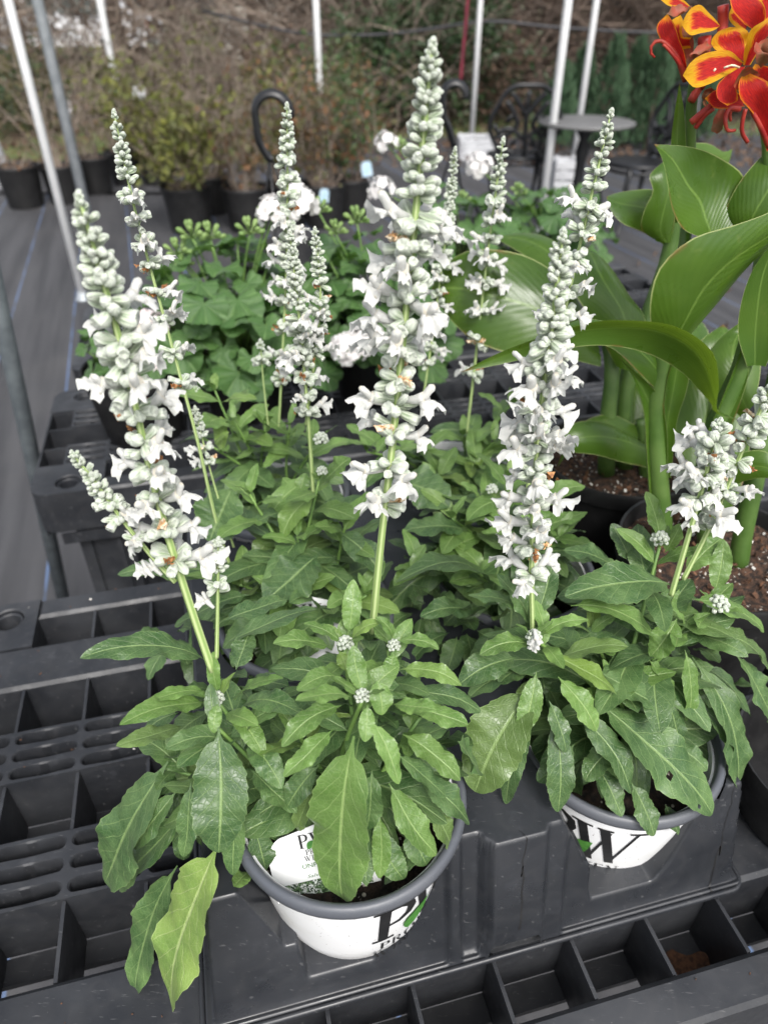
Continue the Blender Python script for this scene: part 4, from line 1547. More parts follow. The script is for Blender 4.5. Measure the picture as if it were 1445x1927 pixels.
r2 = random.Random(33)
p2, c2 = P[1]
for a in [
    (1000, 1291, .345, 893, 1492, .302, 118, 'salvia', .12), (1009, 1264, .350, 981, 1380, .322, 45, 'young', .12),
    (1046, 1346, .335, 1050, 1530, .295, 54, 'salvia', .12), (1032, 1319, .338, 1064, 1416, .315, 40, 'salvia', .1),
    (1123, 1323, .355, 1339, 1532, .302, 118, 'salvia', .10), (1087, 1341, .345, 1188, 1494, .302, 60, 'salvia', .1),
    (1050, 1273, .350, 1124, 1375, .325, 52, 'young', .12), (1037, 1232, .360, 1159, 1307, .345, 54, 'young', .12),
    (1123, 1441, .325, 1170, 1537, .296, 46, 'salvia', .1), (1187, 1473, .315, 1229, 1573, .290, 48, 'salvia', .1),
    (1251, 1514, .318, 1276, 1571, .300, 36, 'salvia', .08), (996, 1214, .360, 903, 1233, .350, 44, 'young', .22),
    (973, 1237, .370, 862, 1289, .350, 62, 'salvia', .14), (1301, 1237, .400, 1376, 1493, .345, 74, 'salvia', .22),
    (1246, 1300, .370, 1279, 1398, .350, 46, 'salvia', .1), (1219, 1241, .380, 1270, 1316, .365, 50, 'young', .1),
    (1287, 1223, .385, 1290, 1357, .360, 36, 'young', .1), (1273, 1164, .390, 1222, 1236, .375, 56, 'young', .1),
    (1262, 1102, .410, 1062, 1125, .385, 94, 'salvia', .12), (1073, 1141, .390, 1230, 1200, .385, 50, 'young', .18),
    (1059, 1196, .400, 1189, 1220, .390, 52, 'salvia', .1), (1128, 1268, .365, 1242, 1334, .345, 62, 'salvia', .1),
    (1342, 1187, .395, 1450, 1258, .385, 56, 'salvia', .12), (1344, 1114, .41, 1362, 1016, .43, 40, 'young', .03),
    (1018, 1196, .36, 1107, 1166, .365, 32, 'young', .18), (1300, 1130, .40, 1435, 1190, .40, 48, 'young', .14),
    (1240, 1020, .43, 1214, 925, .45, 38, 'young', .05), (1250, 1040, .43, 1280, 985, .44, 34, 'young', .06),
    (990, 1150, .385, 880, 1120, .40, 44, 'salvia', .12), (1000, 1180, .38, 935, 1080, .40, 48, 'salvia', .08),
    (1010, 1160, .38, 1040, 1060, .41, 46, 'salvia', .05), (1000, 1330, .335, 950, 1515, .305, 44, 'salvia', .1),
    (1160, 1400, .335, 1100, 1470, .315, 52, 'salvia', .1), (1320, 1330, .37, 1395, 1420, .36, 62, 'salvia', .08),
    (1080, 1400, .33, 1010, 1470, .315, 46, 'salvia', .1), (1270, 1400, .345, 1330, 1450, .33, 44, 'salvia', .1),
    (1230, 1180, .40, 1300, 1090, .43, 60, 'salvia', .06), (1300, 1200, .40, 1400, 1120, .42, 50, 'salvia', .12),
    (1190, 1060, .44, 1150, 985, .46, 40, 'salvia', .06), (1380, 1230, .39, 1450, 1360, .37, 58, 'salvia', .12),
    (1165, 1070, .43, 1060, 1035, .44, 54, 'salvia', .14), (1290, 1080, .42, 1360, 1010, .44, 44, 'young', .08)]:
    hero(p2, r2, *a, roll=r2.uniform(-.15, .15), hole=({(25, 5), (26, 5), (37, 6)} if a[0] == 1123 and a[6] == 118 else None))
fill(p2, r2, [(1010, 1270, .375, 90, 14, 120), (1130, 1280, .39, 110, 18, 130), (1280, 1230, .405, 110, 18, 130), (1200, 1130, .44, 100, 14, 110), (1340, 1310, .39, 60, 8, 110), (1110, 1400, .345, 60, 8, 100)])
skirt(p2, c2, r2, 26)
in2 = lambda A, C: C.y > .312 and C.x > .06 and (C.z > .885 or C.y > .35)
for top, nd in ((at(1003, 1200, .36), 8), (at(1240, 1030, .43), 8), (at(1290, 1175, .39), 8), (at(1110, 1190, .40), 8), (at(1345, 1150, .405), 8), (at(1150, 1300, .36), 7)):
    shoot(p2, r2, (c2.x + r2.uniform(-.02, .02), c2.y + r2.uniform(-.015, .015), .835), top, .085, .022, nd, .1, r2.uniform(0, 6), 2, in2)
spike(p2, r2, [(1002, 1195, .372), (1000, 1050, .385), (1012, 820, .398), (1040, 600, .405), (1058, 445, .41)], .19, .98, 3.2, .0024, .0017, 1.05, young=.30, label='dense white spike in front of the arching canna leaf')
spike(p2, r2, [(1262, 1120, .405), (1300, 990, .415), (1328, 890, .42), (1352, 800, .425)], .56, 1.05, 3.4, .0028, .0019, 1.2, young=.10, fat=1.3, label='short rounded flower head on a slanting stem')
spike(p2, r2, [(1285, 1090, .41), (1340, 980, .42), (1395, 850, .425), (1450, 725, .43)], .30, .95, 2.2, .0024, .0015, .8, young=.2)
for u, v, Y, r in ((1240, 1016, .43, .006), (1350, 1140, .40, .007), (1004, 1200, .358, .005)):
    bud_cluster(p2, r2, u, v, Y, r)
for u, v, Y, s in ((1006, 1190, .356, .8), (1003, 1204, .355, .6)):
    place('floret', FLORETS[2], p2, at(u, v, Y), Matrix.Rotation(-1.4, 3, 'Z') @ Matrix.Rotation(.6, 3, 'Y'), s)

r3 = random.Random(44)
p3, c3 = P[2]
for a in [(600, 1045, .50, 500, 1135, .455, 105, 'salvia', .08), (455, 1085, .52, 222, 1082, .50, 66, 'salvia', .1),
          (440, 915, .56, 395, 1020, .53, 105, 'salvia', .06), (470, 1120, .48, 330, 1180, .46, 60, 'salvia', .12),
          (590, 930, .55, 530, 1010, .52, 52, 'young', .1), (610, 905, .56, 660, 862, .57, 46, 'young', .06), (560, 940, .56, 575, 890, .575, 30, 'young', .04),
          (640, 1000, .52, 720, 1080, .49, 64, 'salvia', .1), (520, 1160, .46, 420, 1220, .44, 58, 'salvia', .1), (540, 960, .55, 470, 990, .53, 42, 'salvia', .1)]:
    hero(p3, r3, *a)
for top in (at(600, 905, .56), at(470, 930, .55), (at(450, 1100, .50)), at(560, 1010, .52), at(650, 985, .53), at(540, 1130, .475), at(690, 1120, .48)):
    shoot(p3, r3, (c3.x + r3.uniform(-.02, .02), c3.y + r3.uniform(-.02, .02), .835), top, .085, .026, 8, .1, r3.uniform(0, 6), 3, lambda A, C: C.x > -.23)
spike(p3, r3, [(448, 1110, .52), (408, 985, .54), (372, 830, .555), (318, 630, .575), (258, 410, .59), (216, 217, .60)], .50, .86, 2.1, .0022, .0012, .74, young=.24, label='slender spike rising beside the galvanised pole')
spike(p3, r3, [(590, 935, .56), (578, 760, .57), (560, 570, .575), (546, 442, .58)], .36, .86, 2.4, .0024, .0012, 1.15, young=.45)
spike(p3, r3, [(576, 800, .575), (590, 690, .585), (603, 560, .59), (593, 435, .60)], .40, .72, 1.8, .0018, .0009, .9, young=.4)
skirt(p3, c3, r3, 16)
fill(p3, r3, [(480, 1200, .44, 80, 8, 100), (620, 1170, .45, 70, 8, 100), (330, 1200, .46, 70, 6, 100)])
fill(p3, r3, [(560, 1000, .54, 120, 16, 100), (480, 1130, .49, 90, 12, 100), (640, 1130, .48, 90, 12, 100)])
for u, v, Y, r in ((604, 828, .56, .006), (606, 888, .555, .0045)):
    bud_cluster(p3, r3, u, v, Y, r)
spike(p3, r3, [(440, 1030, .54), (400, 900, .56), (368, 770, .57)], .62, .70, 1.6, .0016, .0009, 1.0, young=.7)

r4 = random.Random(55)
p4, c4 = P[3]
for a in [(930, 1105, .50, 742, 1095, .465, 66, 'salvia', .26), (900, 1150, .47, 790, 1160, .45, 52, 'salvia', .16),
          (725, 905, .62, 845, 955, .58, 96, 'salvia', .1), (990, 1010, .53, 1105, 965, .55, 46, 'young', .1), (880, 1000, .56, 760, 1000, .55, 60, 'salvia', .1),
          (1000, 960, .56, 1100, 915, .58, 44, 'young', .12), (1010, 1040, .52, 1125, 1055, .52, 56, 'salvia', .1)]:
    hero(p4, r4, *a)
for top in (at(905, 935, .59), at(850, 975, .57), at(1005, 1005, .53), at(770, 1070, .51), at(900, 1080, .51), at(960, 900, .60), at(1050, 1010, .53)):
    shoot(p4, r4, (c4.x + r4.uniform(-.02, .02), c4.y + r4.uniform(-.02, .02), .835), top, .085, .026, 8, .1, r4.uniform(0, 6), 3)
spike(p4, r4, [(985, 960, .53), (1018, 780, .54), (1068, 560, .55), (1112, 370, .555), (1148, 217, .56)], .30, .92, 2.3, 0.0023, .0013, .72, young=.26, label='slender spike reaching up towards the bistro table')
skirt(p4, c4, r4, 16)
fill(p4, r4, [(870, 1190, .44, 90, 12, 110), (800, 1150, .46, 70, 8, 100), (930, 1180, .44, 60, 6, 100)])
fill(p4, r4, [(900, 1000, .57, 110, 14, 100), (800, 1090, .51, 90, 12, 100), (940, 1110, .49, 80, 10, 100), (1050, 1030, .52, 70, 8, 90)])
bud_cluster(p4, r4, 925, 922, .58, .005)

r5 = random.Random(66)
p5, c5 = P[4]
for top in (at(405, 735, .74), at(500, 800, .70), at(440, 790, .70), at(545, 800, .70), at(400, 840, .68), at(600, 830, .68)):
    shoot(p5, r5, (c5.x + r5.uniform(-.02, .02), c5.y + r5.uniform(-.02, .02), .835), top, .08, .026, 7, .1, r5.uniform(0, 6), 3)
spike(p5, r5, [(524, 815, .70), (530, 700, .71), (540, 480, .725), (541, 330, .73), (540, 202, .735)], .20, .88, 2.0, .0019, .0011, .78, young=.18, label='slender spike whose tip stands before the black hanger hook')
spike(p5, r5, [(505, 800, .69), (496, 720, .70), (490, 645, .705)], .78, .85, 0, .0015, .0009, 1.2, young=.95)
bud_cluster(p5, r5, 368, 738, .74, .006)

r6 = random.Random(77)
p6, c6 = P[5]
for top in (at(870, 820, .76), at(760, 850, .72), at(930, 830, .74), at(820, 900, .68), at(900, 880, .70), at(690, 850, .70), at(960, 760, .78)):
    shoot(p6, r6, (c6.x + r6.uniform(-.02, .02), c6.y + r6.uniform(-.02, .02), .835), top, .08, .026, 7, .1, r6.uniform(0, 6), 3)
spike(p6, r6, [(878, 815, .74), (893, 690, .75), (912, 520, .76), (930, 380, .765), (946, 267, .77)], .24, .98, 2.2, .0022, .0013, .66, young=.24, label='spike standing before the large dark canna leaf')
spike(p6, r6, [(795, 760, .76), (815, 620, .775), (838, 450, .79), (856, 283, .80)], .18, .80, 1.8, .0018, .001, .95, young=.35)

# ---------------------------------------------------------------- cannas


def loft(name, A, C, mat, parent, n=22, k=10, bulge=0.12, crease=0.03, ruffle=0.0, seed=0):
    """a blade between two edge lines given as (u, v, Y), from its base to its tip"""
    A = catmull([at(*p) for p in A], n)
    C = catmull([at(*p) for p in C], n)
    vs, fs, uv = [], [], []
    for i in range(n):
        d = C[i] - A[i]
        T = (A[min(i + 1, n - 1)] + C[min(i + 1, n - 1)] - A[max(i - 1, 0)] - C[max(i - 1, 0)])
        N = T.cross(d)
        N = N.normalized() if N.length > 1e-9 else Vector((0, -1, 0))
        if N.y > 0:
            N = -N
        w = d.length
        for j in range(k + 1):
            s = j / k
            e = abs(2 * s - 1)
            z = bulge * (1 - e * e) * w - crease * w * max(0, 1 - e / .16)
            z += ruffle * w * sin(seed + i * .9 + s * 3) * e * e
            vs.append(A[i] + d * s + N * z)
            uv.append((s, i / (n - 1)))
    for i in range(n - 1):
        for j in range(k):
            q = i * (k + 1) + j
            fs.append((q, q + 1, q + k + 2, q + k + 1))
    mb = MB()
    mb.add(vs, fs, uv)
    return mb.build(name, M[mat], parent)


def black_pot(root, c, z0, h, r, soil_z=None, rb=0.78, n=40):
    mb = MB()
    z1 = z0 + h
    mb.lathe([(.001, z0), (r * rb * .95, z0), (r * rb, z0 + .004), (r * .955, z1 - .028), (r * .965, z1 - .022), (r, z1 - .020), (r * 1.005, z1 - .004), (r * .99, z1), (r * .965, z1 - .001), (r * .95, z1 - .006), (r * .93, z1 - .04), (r * rb * .93, z0 + .01), (.001, z0 + .01)], c, n)
    pot = sharp(mb.build('pot', M['blackpot'], root), 35)
    if soil_z:
        mb = MB()
        vs, fs, nn = [], [], 36
        for rr in [r * .94 * k / 7 for k in range(8)]:
            for j in range(nn):
                q = 2 * pi * j / nn
                x, y = c[0] + rr * cos(q), c[1] + rr * sin(q)
                vs.append((x, y, soil_z + .006 * noise.noise(Vector((x * 60, y * 60, 1))) + .004 * noise.noise(Vector((x * 150, y * 150, 4)))))
        for k in range(7):
            for j in range(nn):
                fs.append((k * nn + j, k * nn + (j + 1) % nn, (k + 1) * nn + (j + 1) % nn, (k + 1) * nn + j))
        mb.add(vs, fs)
        mb.build('soil', M['soil'], root)
    return pot


def crumbs(root, c, r, z, n, rnd):
    for nm, mat, cnt, s in (('perlite', 'perlite', n, .0022), ('bark_chips', 'bark', n, .0045)):
        mb = MB()
        for _ in range(cnt):
            q, rr = rnd.uniform(0, 6.3), r * sqrt(rnd.random())
            p = Vector((c[0] + rr * cos(q), c[1] + rr * sin(q), z + .003))
            k = s * rnd.uniform(.5, 1.3)
            ax = [Vector((rnd.uniform(-1, 1), rnd.uniform(-1, 1), rnd.uniform(-1, 1))).normalized() * k * f for f in (1, .8, .5 if nm != 'perlite' else .9)]
            mb.add([p + ax[0], p - ax[0], p + ax[1], p - ax[1], p + ax[2], p - ax[2]], [(0, 2, 4), (2, 1, 4), (1, 3, 4), (3, 0, 4), (2, 0, 5), (1, 2, 5), (3, 1, 5), (0, 3, 5)])
        o = mb.build(nm, M[mat], root, smooth=False)
        o['kind'] = 'stuff'


def stemtube(root, pts, r0, r1, name='stem', mat='cannastem', n=12):
    path = catmull([at(*p) for p in pts], 14)
    mb = MB()
    mb.tube(path, [r0 + (r1 - r0) * i / 13 for i in range(14)], n)
    return mb.build(name, M[mat], root)


rc = random.Random(3)
cc = B(.463, .655, 0)
k1 = thing('potted_canna', 'canna in black pot standing farther back, its broad leaves behind the spikes', 'potted plant', (cc.x, cc.y, BZ + .001), 'cannas in black pots')
black_pot(k1, cc, BZ + .001, .185, .096, .885)
crumbs(k1, cc, .088, .886, 90, rc)
stemtube(k1, [(1140, 890, .735), (1142, 800, .74), (1150, 680, .76), (1120, 560, .80)], .0105, .007)
stemtube(k1, [(1175, 885, .75), (1172, 800, .755), (1185, 690, .77), (1260, 470, .80), (1270, 300, .80)], .011, .007)
stemtube(k1, [(1216, 900, .73), (1215, 880, .73), (1210, 830, .735), (1205, 790, .74)], .009, .006)
loft('leaf', [(1120, 640, .76), (1070, 540, .78), (990, 482, .80), (890, 470, .80), (830, 505, .80), (812, 545, .80)],
     [(1130, 690, .74), (1050, 672, .73), (970, 668, .73), (890, 640, .75), (838, 590, .78), (812, 545, .80)], 'canna', k1, bulge=.10)
loft('leaf', [(1175, 640, .76), (1120, 520, .84), (1040, 452, .92), (985, 438, .95), (930, 446, .95)],
     [(1165, 650, .75), (1110, 560, .80), (1040, 515, .86), (985, 480, .90), (930, 446, .95)], 'canna', k1, bulge=.10)
loft('leaf', [(1160, 690, .74), (1110, 600, .73), (1085, 560, .735), (1060, 515, .75), (1075, 480, .78), (1100, 470, .80)],
     [(1190, 700, .74), (1215, 610, .76), (1180, 550, .78), (1150, 505, .80), (1125, 480, .80), (1100, 470, .80)], 'canna', k1, bulge=.14)
loft('leaf', [(1262, 470, .80), (1215, 440, .80), (1170, 420, .80), (1148, 395, .81), (1140, 370, .82)],
     [(1262, 380, .80), (1230, 358, .83), (1200, 357, .84), (1165, 362, .84), (1140, 370, .82)], 'canna', k1, bulge=.10)
loft('leaf', [(1236, 455, .79), (1206, 430, .785), (1212, 395, .78), (1228, 360, .78), (1222, 330, .785), (1252, 300, .80)],
     [(1262, 455, .80), (1268, 420, .79), (1270, 380, .79), (1268, 340, .795), (1262, 315, .80), (1252, 300, .80)], 'canna', k1, bulge=.22)
loft('leaf', [(1190, 860, .73), (1140, 850, .71), (1090, 850, .70), (1062, 860, .70), (1048, 880, .71)],
     [(1195, 800, .74), (1150, 780, .74), (1105, 790, .73), (1070, 820, .72), (1048, 880, .71)], 'canna', k1, bulge=.2)
loft('leaf', [(1200, 830, .73), (1150, 800, .70), (1100, 792, .68), (1060, 806, .67), (1030, 835, .67)],
     [(1220, 880, .70), (1170, 870, .67), (1120, 856, .66), (1070, 850, .66), (1030, 835, .67)], 'canna', k1, bulge=.25)
loft('leaf', [(1280, 270, .84), (1330, 270, .86), (1360, 285, .87), (1378, 280, .88)], [(1300, 330, .84), (1340, 330, .86), (1368, 310, .87), (1378, 280, .88)], 'canna', k1, bulge=.1)

cc = B(.468, .465, 0)
k2 = thing('potted_canna', 'canna with red and yellow flowers in the nearer black pot', 'potted plant', (cc.x, cc.y, BZ + .001), 'cannas in black pots')
black_pot(k2, cc, BZ + .001, .185, .098, .885)
crumbs(k2, cc, .09, .886, 130, rc)
stemtube(k2, [(1247, 1036, .60), (1245, 990, .60), (1236, 880, .605), (1232, 780, .61), (1245, 690, .615), (1262, 600, .62)], .0112, .008)
stemtube(k2, [(1331, 1044, .588), (1330, 1000, .59), (1325, 900, .60), (1345, 800, .61), (1395, 690, .615), (1425, 560, .62), (1448, 420, .63)], .0105, .008)
stemtube(k2, [(1388, 1072, .562), (1396, 1010, .57), (1420, 900, .58), (1450, 760, .60), (1480, 620, .61)], .010, .008)
stemtube(k2, [(1262, 600, .63), (1290, 440, .655), (1297, 300, .66), (1300, 200, .65), (1312, 120, .64)], .0055, .0042, 'flower_stalk')
stemtube(k2, [(1425, 560, .62), (1440, 400, .635), (1446, 280, .64), (1430, 190, .64)], .006, .005, 'flower_stalk')
loft('leaf', [(1372, 440, .63), (1390, 385, .64), (1398, 332, .65), (1352, 296, .645), (1300, 277, .635), (1230, 271, .63)],
     [(1318, 447, .62), (1284, 430, .61), (1264, 392, .605), (1254, 335, .61), (1244, 296, .62), (1230, 271, .63)], 'canna', k2, bulge=-.12)
loft('leaf', [(1366, 440, .64), (1362, 405, .64), (1375, 370, .64), (1400, 330, .64), (1450, 275, .65), (1500, 230, .66)],
     [(1440, 440, .62), (1470, 420, .61), (1500, 380, .61), (1530, 330, .62), (1530, 280, .64), (1500, 230, .66)], 'canna', k2, bulge=.10)
loft('leaf', [(1228, 640, .60), (1222, 575, .585), (1240, 505, .58), (1300, 450, .58), (1380, 424, .59), (1450, 398, .60), (1540, 350, .62)],
     [(1290, 640, .62), (1320, 605, .62), (1350, 570, .62), (1400, 510, .62), (1440, 470, .62), (1500, 420, .62), (1540, 350, .62)], 'canna', k2, bulge=.16)
loft('leaf', [(1395, 792, .60), (1350, 775, .575), (1352, 720, .56), (1338, 660, .555), (1270, 614, .56), (1180, 603, .565), (1105, 608, .57), (1000, 640, .57), (930, 668, .57), (868, 700, .57)],
     [(1396, 794, .60), (1356, 776, .59), (1322, 742, .59), (1286, 704, .59), (1240, 675, .59), (1185, 656, .585), (1120, 650, .58), (1060, 657, .58), (1000, 672, .575), (930, 688, .57), (868, 700, .57)], 'canna', k2, bulge=-.14, n=34)
loft('leaf_sheath', [(1224, 960, .594), (1216, 850, .598), (1210, 770, .60), (1186, 700, .605), (1160, 668, .61)],
     [(1254, 960, .594), (1256, 850, .598), (1252, 790, .60), (1236, 740, .605), (1160, 668, .61)], 'canna', k2, bulge=-.35, crease=0)
loft('leaf_sheath', [(1236, 900, .602), (1244, 800, .602), (1252, 730, .604), (1262, 690, .606), (1290, 640, .61)],
     [(1262, 900, .602), (1272, 800, .602), (1290, 740, .604), (1296, 700, .606), (1290, 640, .61)], 'canna', k2, bulge=-.3, crease=0)
loft('leaf_sheath', [(1308, 960, .588), (1318, 850, .596), (1350, 770, .602), (1378, 700, .606), (1400, 640, .61)],
     [(1346, 960, .588), (1358, 850, .596), (1388, 770, .602), (1408, 700, .606), (1400, 640, .61)], 'canna', k2, bulge=-.3, crease=0)
loft('leaf', [(1290, 900, .66), (1262, 820, .70), (1270, 730, .74), (1310, 650, .76), (1360, 610, .78)],
     [(1330, 900, .66), (1370, 820, .70), (1400, 740, .74), (1400, 660, .76), (1360, 610, .78)], 'canna', k2, bulge=.12)
loft('leaf', [(1180, 800, .78), (1150, 740, .82), (1170, 660, .84), (1220, 600, .86), (1280, 570, .88)],
     [(1220, 800, .78), (1290, 740, .80), (1330, 680, .82), (1330, 620, .86), (1280, 570, .88)], 'canna', k1, bulge=.12)
loft('leaf', [(1262, 700, .62), (1225, 650, .62), (1180, 618, .62), (1100, 600, .62), (1040, 625, .62)],
     [(1240, 740, .61), (1200, 700, .60), (1150, 655, .60), (1090, 640, .60), (1040, 625, .62)], 'canna', k2, bulge=.12)
loft('leaf', [(1405, 690, .60), (1388, 630, .60), (1395, 565, .59), (1420, 500, .59), (1470, 440, .60)],
     [(1440, 690, .60), (1460, 640, .60), (1480, 570, .60), (1485, 500, .60), (1470, 440, .60)], 'canna', k2, bulge=-.16)
loft('leaf', [(1400, 790, .63), (1340, 740, .66), (1320, 690, .68), (1350, 640, .70), (1400, 600, .70)],
     [(1420, 760, .63), (1430, 700, .66), (1430, 650, .68), (1420, 620, .70), (1400, 600, .70)], 'canna', k2, bulge=.15)
loft('leaf', [(1300, 990, .62), (1310, 890, .66), (1330, 800, .70), (1345, 740, .72), (1370, 690, .72)],
     [(1360, 990, .62), (1400, 900, .64), (1410, 820, .68), (1400, 750, .70), (1370, 690, .72)], 'canna', k2, bulge=.15)
loft('leaf', [(1330, 970, .60), (1380, 915, .57), (1445, 900, .55), (1500, 930, .54)],
     [(1310, 940, .60), (1360, 870, .58), (1440, 850, .56), (1500, 930, .54)], 'canna', k2, bulge=.15)
loft('leaf', [(1270, 420, .65), (1263, 340, .65), (1262, 270, .65), (1268, 215, .652), (1278, 155, .655)],
     [(1296, 420, .65), (1292, 340, .65), (1290, 270, .65), (1287, 215, .652), (1278, 155, .655)], 'canna', k2, bulge=-.25)
# flower heads
fy = .635
for A, C, mt, bl, rf in [
    ([(1398, 118, fy), (1372, 96, .628), (1330, 99, .62), (1300, 116, .615), (1284, 142, .615)], [(1392, 126, fy), (1362, 144, .62), (1334, 158, .615), (1305, 164, .61), (1284, 142, .615)], 'petal_yellow', -.10, .02),
    ([(1398, 115, fy), (1352, 98, .65), (1337, 80, .65), (1350, 60, .65), (1372, 51, .65)], [(1405, 115, fy), (1412, 85, .645), (1408, 62, .645), (1395, 52, .648), (1372, 51, .65)], 'petal_yellow', -.10, .02),
    ([(1397, 122, fy), (1403, 78, .62), (1416, 54, .615), (1436, 38, .615), (1460, 20, .62)], [(1412, 122, fy), (1424, 100, .635), (1440, 75, .635), (1455, 50, .63), (1460, 20, .62)], 'petal_yellow', .14, .03),
    ([(1392, 124, fy), (1362, 145, .62), (1347, 165, .61), (1350, 185, .605), (1368, 199, .605)], [(1402, 124, fy), (1392, 145, .625), (1386, 165, .615), (1388, 188, .61), (1368, 199, .605)], 'petal_red', -.16, .03),
    ([(1360, 55, .66), (1330, 20, .65), (1312, 9, .645), (1294, 22, .64), (1281, 46, .64)], [(1356, 48, .66), (1340, 58, .645), (1318, 62, .64), (1297, 66, .635), (1281, 46, .64)], 'petal_yellow', -.10, .02),
    ([(1318, 30, .67), (1285, 0, .665), (1262, -12, .66), (1238, -4, .66)], [(1305, 22, .67), (1285, 12, .66), (1260, 12, .655), (1238, -4, .66)], 'petal_yellow', -.1, .02),
    ([(1400, 60, .67), (1380, 48, .665), (1370, 32, .665), (1376, 12, .67)], [(1412, 40, .67), (1410, 25, .665), (1398, 14, .665), (1376, 12, .67)], 'petal_yellow', -.1, .02),
    ([(1420, 60, .66), (1385, 30, .65), (1372, 0, .65), (1385, -30, .66)], [(1432, 60, .66), (1440, 30, .65), (1430, 0, .65), (1385, -30, .66)], 'petal_red', -.15, .03),
    ([(1450, 60, .66), (1425, 25, .66), (1430, -10, .66), (1450, -30, .66)], [(1470, 60, .66), (1480, 25, .66), (1475, -10, .66), (1450, -30, .66)], 'petal_yellow', -.15, .03),
    ([(1300, 90, .66), (1262, 95, .66), (1256, 70, .655), (1262, 40, .655), (1280, 28, .66)], [(1300, 70, .66), (1286, 70, .65), (1282, 55, .65), (1284, 40, .655), (1280, 28, .66)], 'petal_yellow', -.2, .05),
    ([(1288, 142, .655), (1268, 110, .65), (1240, 70, .65), (1236, 48, .655), (1255, 26, .66)], [(1294, 142, .655), (1288, 105, .645), (1276, 70, .645), (1268, 45, .65), (1255, 26, .66)], 'petal_red', -.2, .04),
    ([(1288, 142, .655), (1285, 100, .66), (1280, 60, .66), (1290, 36, .665)], [(1299, 142, .655), (1304, 100, .66), (1303, 70, .66), (1290, 36, .665)], 'petal_wilt', -.2, .06),
    ([(1442, 285, .62), (1420, 220, .61), (1395, 190, .60), (1388, 160, .60), (1400, 135, .61)], [(1455, 280, .62), (1450, 220, .61), (1450, 180, .60), (1440, 150, .60), (1400, 135, .61)], 'petal_red', -.2, .05),
    ([(1450, 200, .625), (1420, 180, .62), (1405, 150, .62), (1420, 120, .62)], [(1470, 190, .625), (1470, 160, .61), (1455, 130, .61), (1420, 120, .62)], 'petal_red', -.2, .06),
    ([(1425, 160, .615), (1392, 170, .605), (1382, 160, .60), (1395, 132, .60)], [(1430, 140, .615), (1420, 132, .605), (1408, 125, .60), (1395, 132, .60)], 'petal_wilt', -.25, .10),
    ([(1400, 200, .63), (1350, 205, .62), (1335, 195, .62), (1325, 185, .62)], [(1400, 180, .63), (1370, 170, .62), (1345, 170, .62), (1325, 185, .62)], 'petal_red', -.2, .05),
    ([(1340, 185, .63), (1330, 180, .625), (1322, 195, .62), (1330, 202, .62)], [(1345, 170, .63), (1335, 165, .62), (1325, 172, .62), (1330, 202, .62)], 'petal_wilt', -.3, .12),
    ([(1352, 205, .64), (1342, 225, .64), (1338, 245, .64), (1348, 252, .64)], [(1362, 205, .64), (1362, 225, .635), (1358, 244, .635), (1348, 252, .64)], 'petal_wilt', -.25, .1),
    ([(1445, 95, .60), (1425, 80, .60), (1418, 100, .595), (1430, 128, .60)], [(1460, 100, .60), (1462, 85, .59), (1455, 110, .585), (1430, 128, .60)], 'petal_wilt', -.35, .14),
    ([(1330, 75, .645), (1300, 98, .64), (1298, 105, .64), (1305, 112, .645)], [(1345, 85, .645), (1330, 96, .635), (1315, 104, .635), (1305, 112, .645)], 'petal_wilt', -.3, .12),
    ([(1300, 18, .645), (1270, 8, .645), (1258, 22, .64), (1252, 26, .64)], [(1303, 10, .645), (1285, 24, .635), (1268, 30, .635), (1252, 26, .64)], 'petal_wilt', -.35, .12)]:
    loft('petal', A, C, mt, k2, n=18, k=12, bulge=bl, crease=0, ruffle=rf, seed=rc.uniform(0, 6))
for pts, ra, rb_ in [([(1290, 150, .655), (1275, 110, .65), (1255, 85, .65), (1240, 76, .65), (1226, 84, .65), (1224, 100, .65), (1231, 108, .65)], .0042, .0012),
                     ([(1288, 142, .655), (1272, 112, .648), (1252, 88, .648), (1246, 84, .648)], .0028, .0014),
                     ([(1300, 190, .64), (1315, 160, .645), (1322, 120, .65), (1325, 70, .655)], .0045, .007),
                     ([(1318, 165, .64), (1345, 120, .65), (1358, 60, .66), (1360, 10, .66)], .0035, .006),
                     ([(1300, 230, .635), (1330, 205, .63), (1352, 185, .63), (1372, 170, .63)], .004, .0035),
                     ([(1308, 240, .635), (1325, 218, .63), (1342, 205, .625)], .0028, .002),
                     ([(1445, 275, .62), (1428, 235, .61), (1412, 205, .61), (1402, 175, .61)], .0032, .002),
                     ([(1390, 205, .63), (1370, 205, .625), (1364, 225, .62), (1368, 245, .62), (1383, 245, .62)], .0035, .0016),
                     ([(1402, 205, .63), (1396, 230, .63), (1396, 250, .63), (1406, 268, .63)], .0024, .0022),
                     ([(1376, 200, .64), (1372, 215, .64), (1374, 228, .64)], .003, .0015)]:
    stemtube(k2, pts, ra * .72, rb_ * .72, 'flower_tube', 'petal_tube', 8)
mb = MB()
for pts in ([(1361, 128, .618), (1376, 123, .617), (1390, 127, .62)], [(1342, 134, .611), (1346, 129, .611)]):
    mb.tube(catmull([at(*p) for p in pts], 6), .0008, 6)
mb.build('stamen', M['wither_pale'], k2)

# empty pot beside the tray
cc = B(.492, .275, 0)
e1 = thing('empty_pot', 'empty black nursery pot standing beside the tray corner', 'pot', (cc.x, cc.y, BZ + .001))
black_pot(e1, cc, BZ + .001, .085, .086)

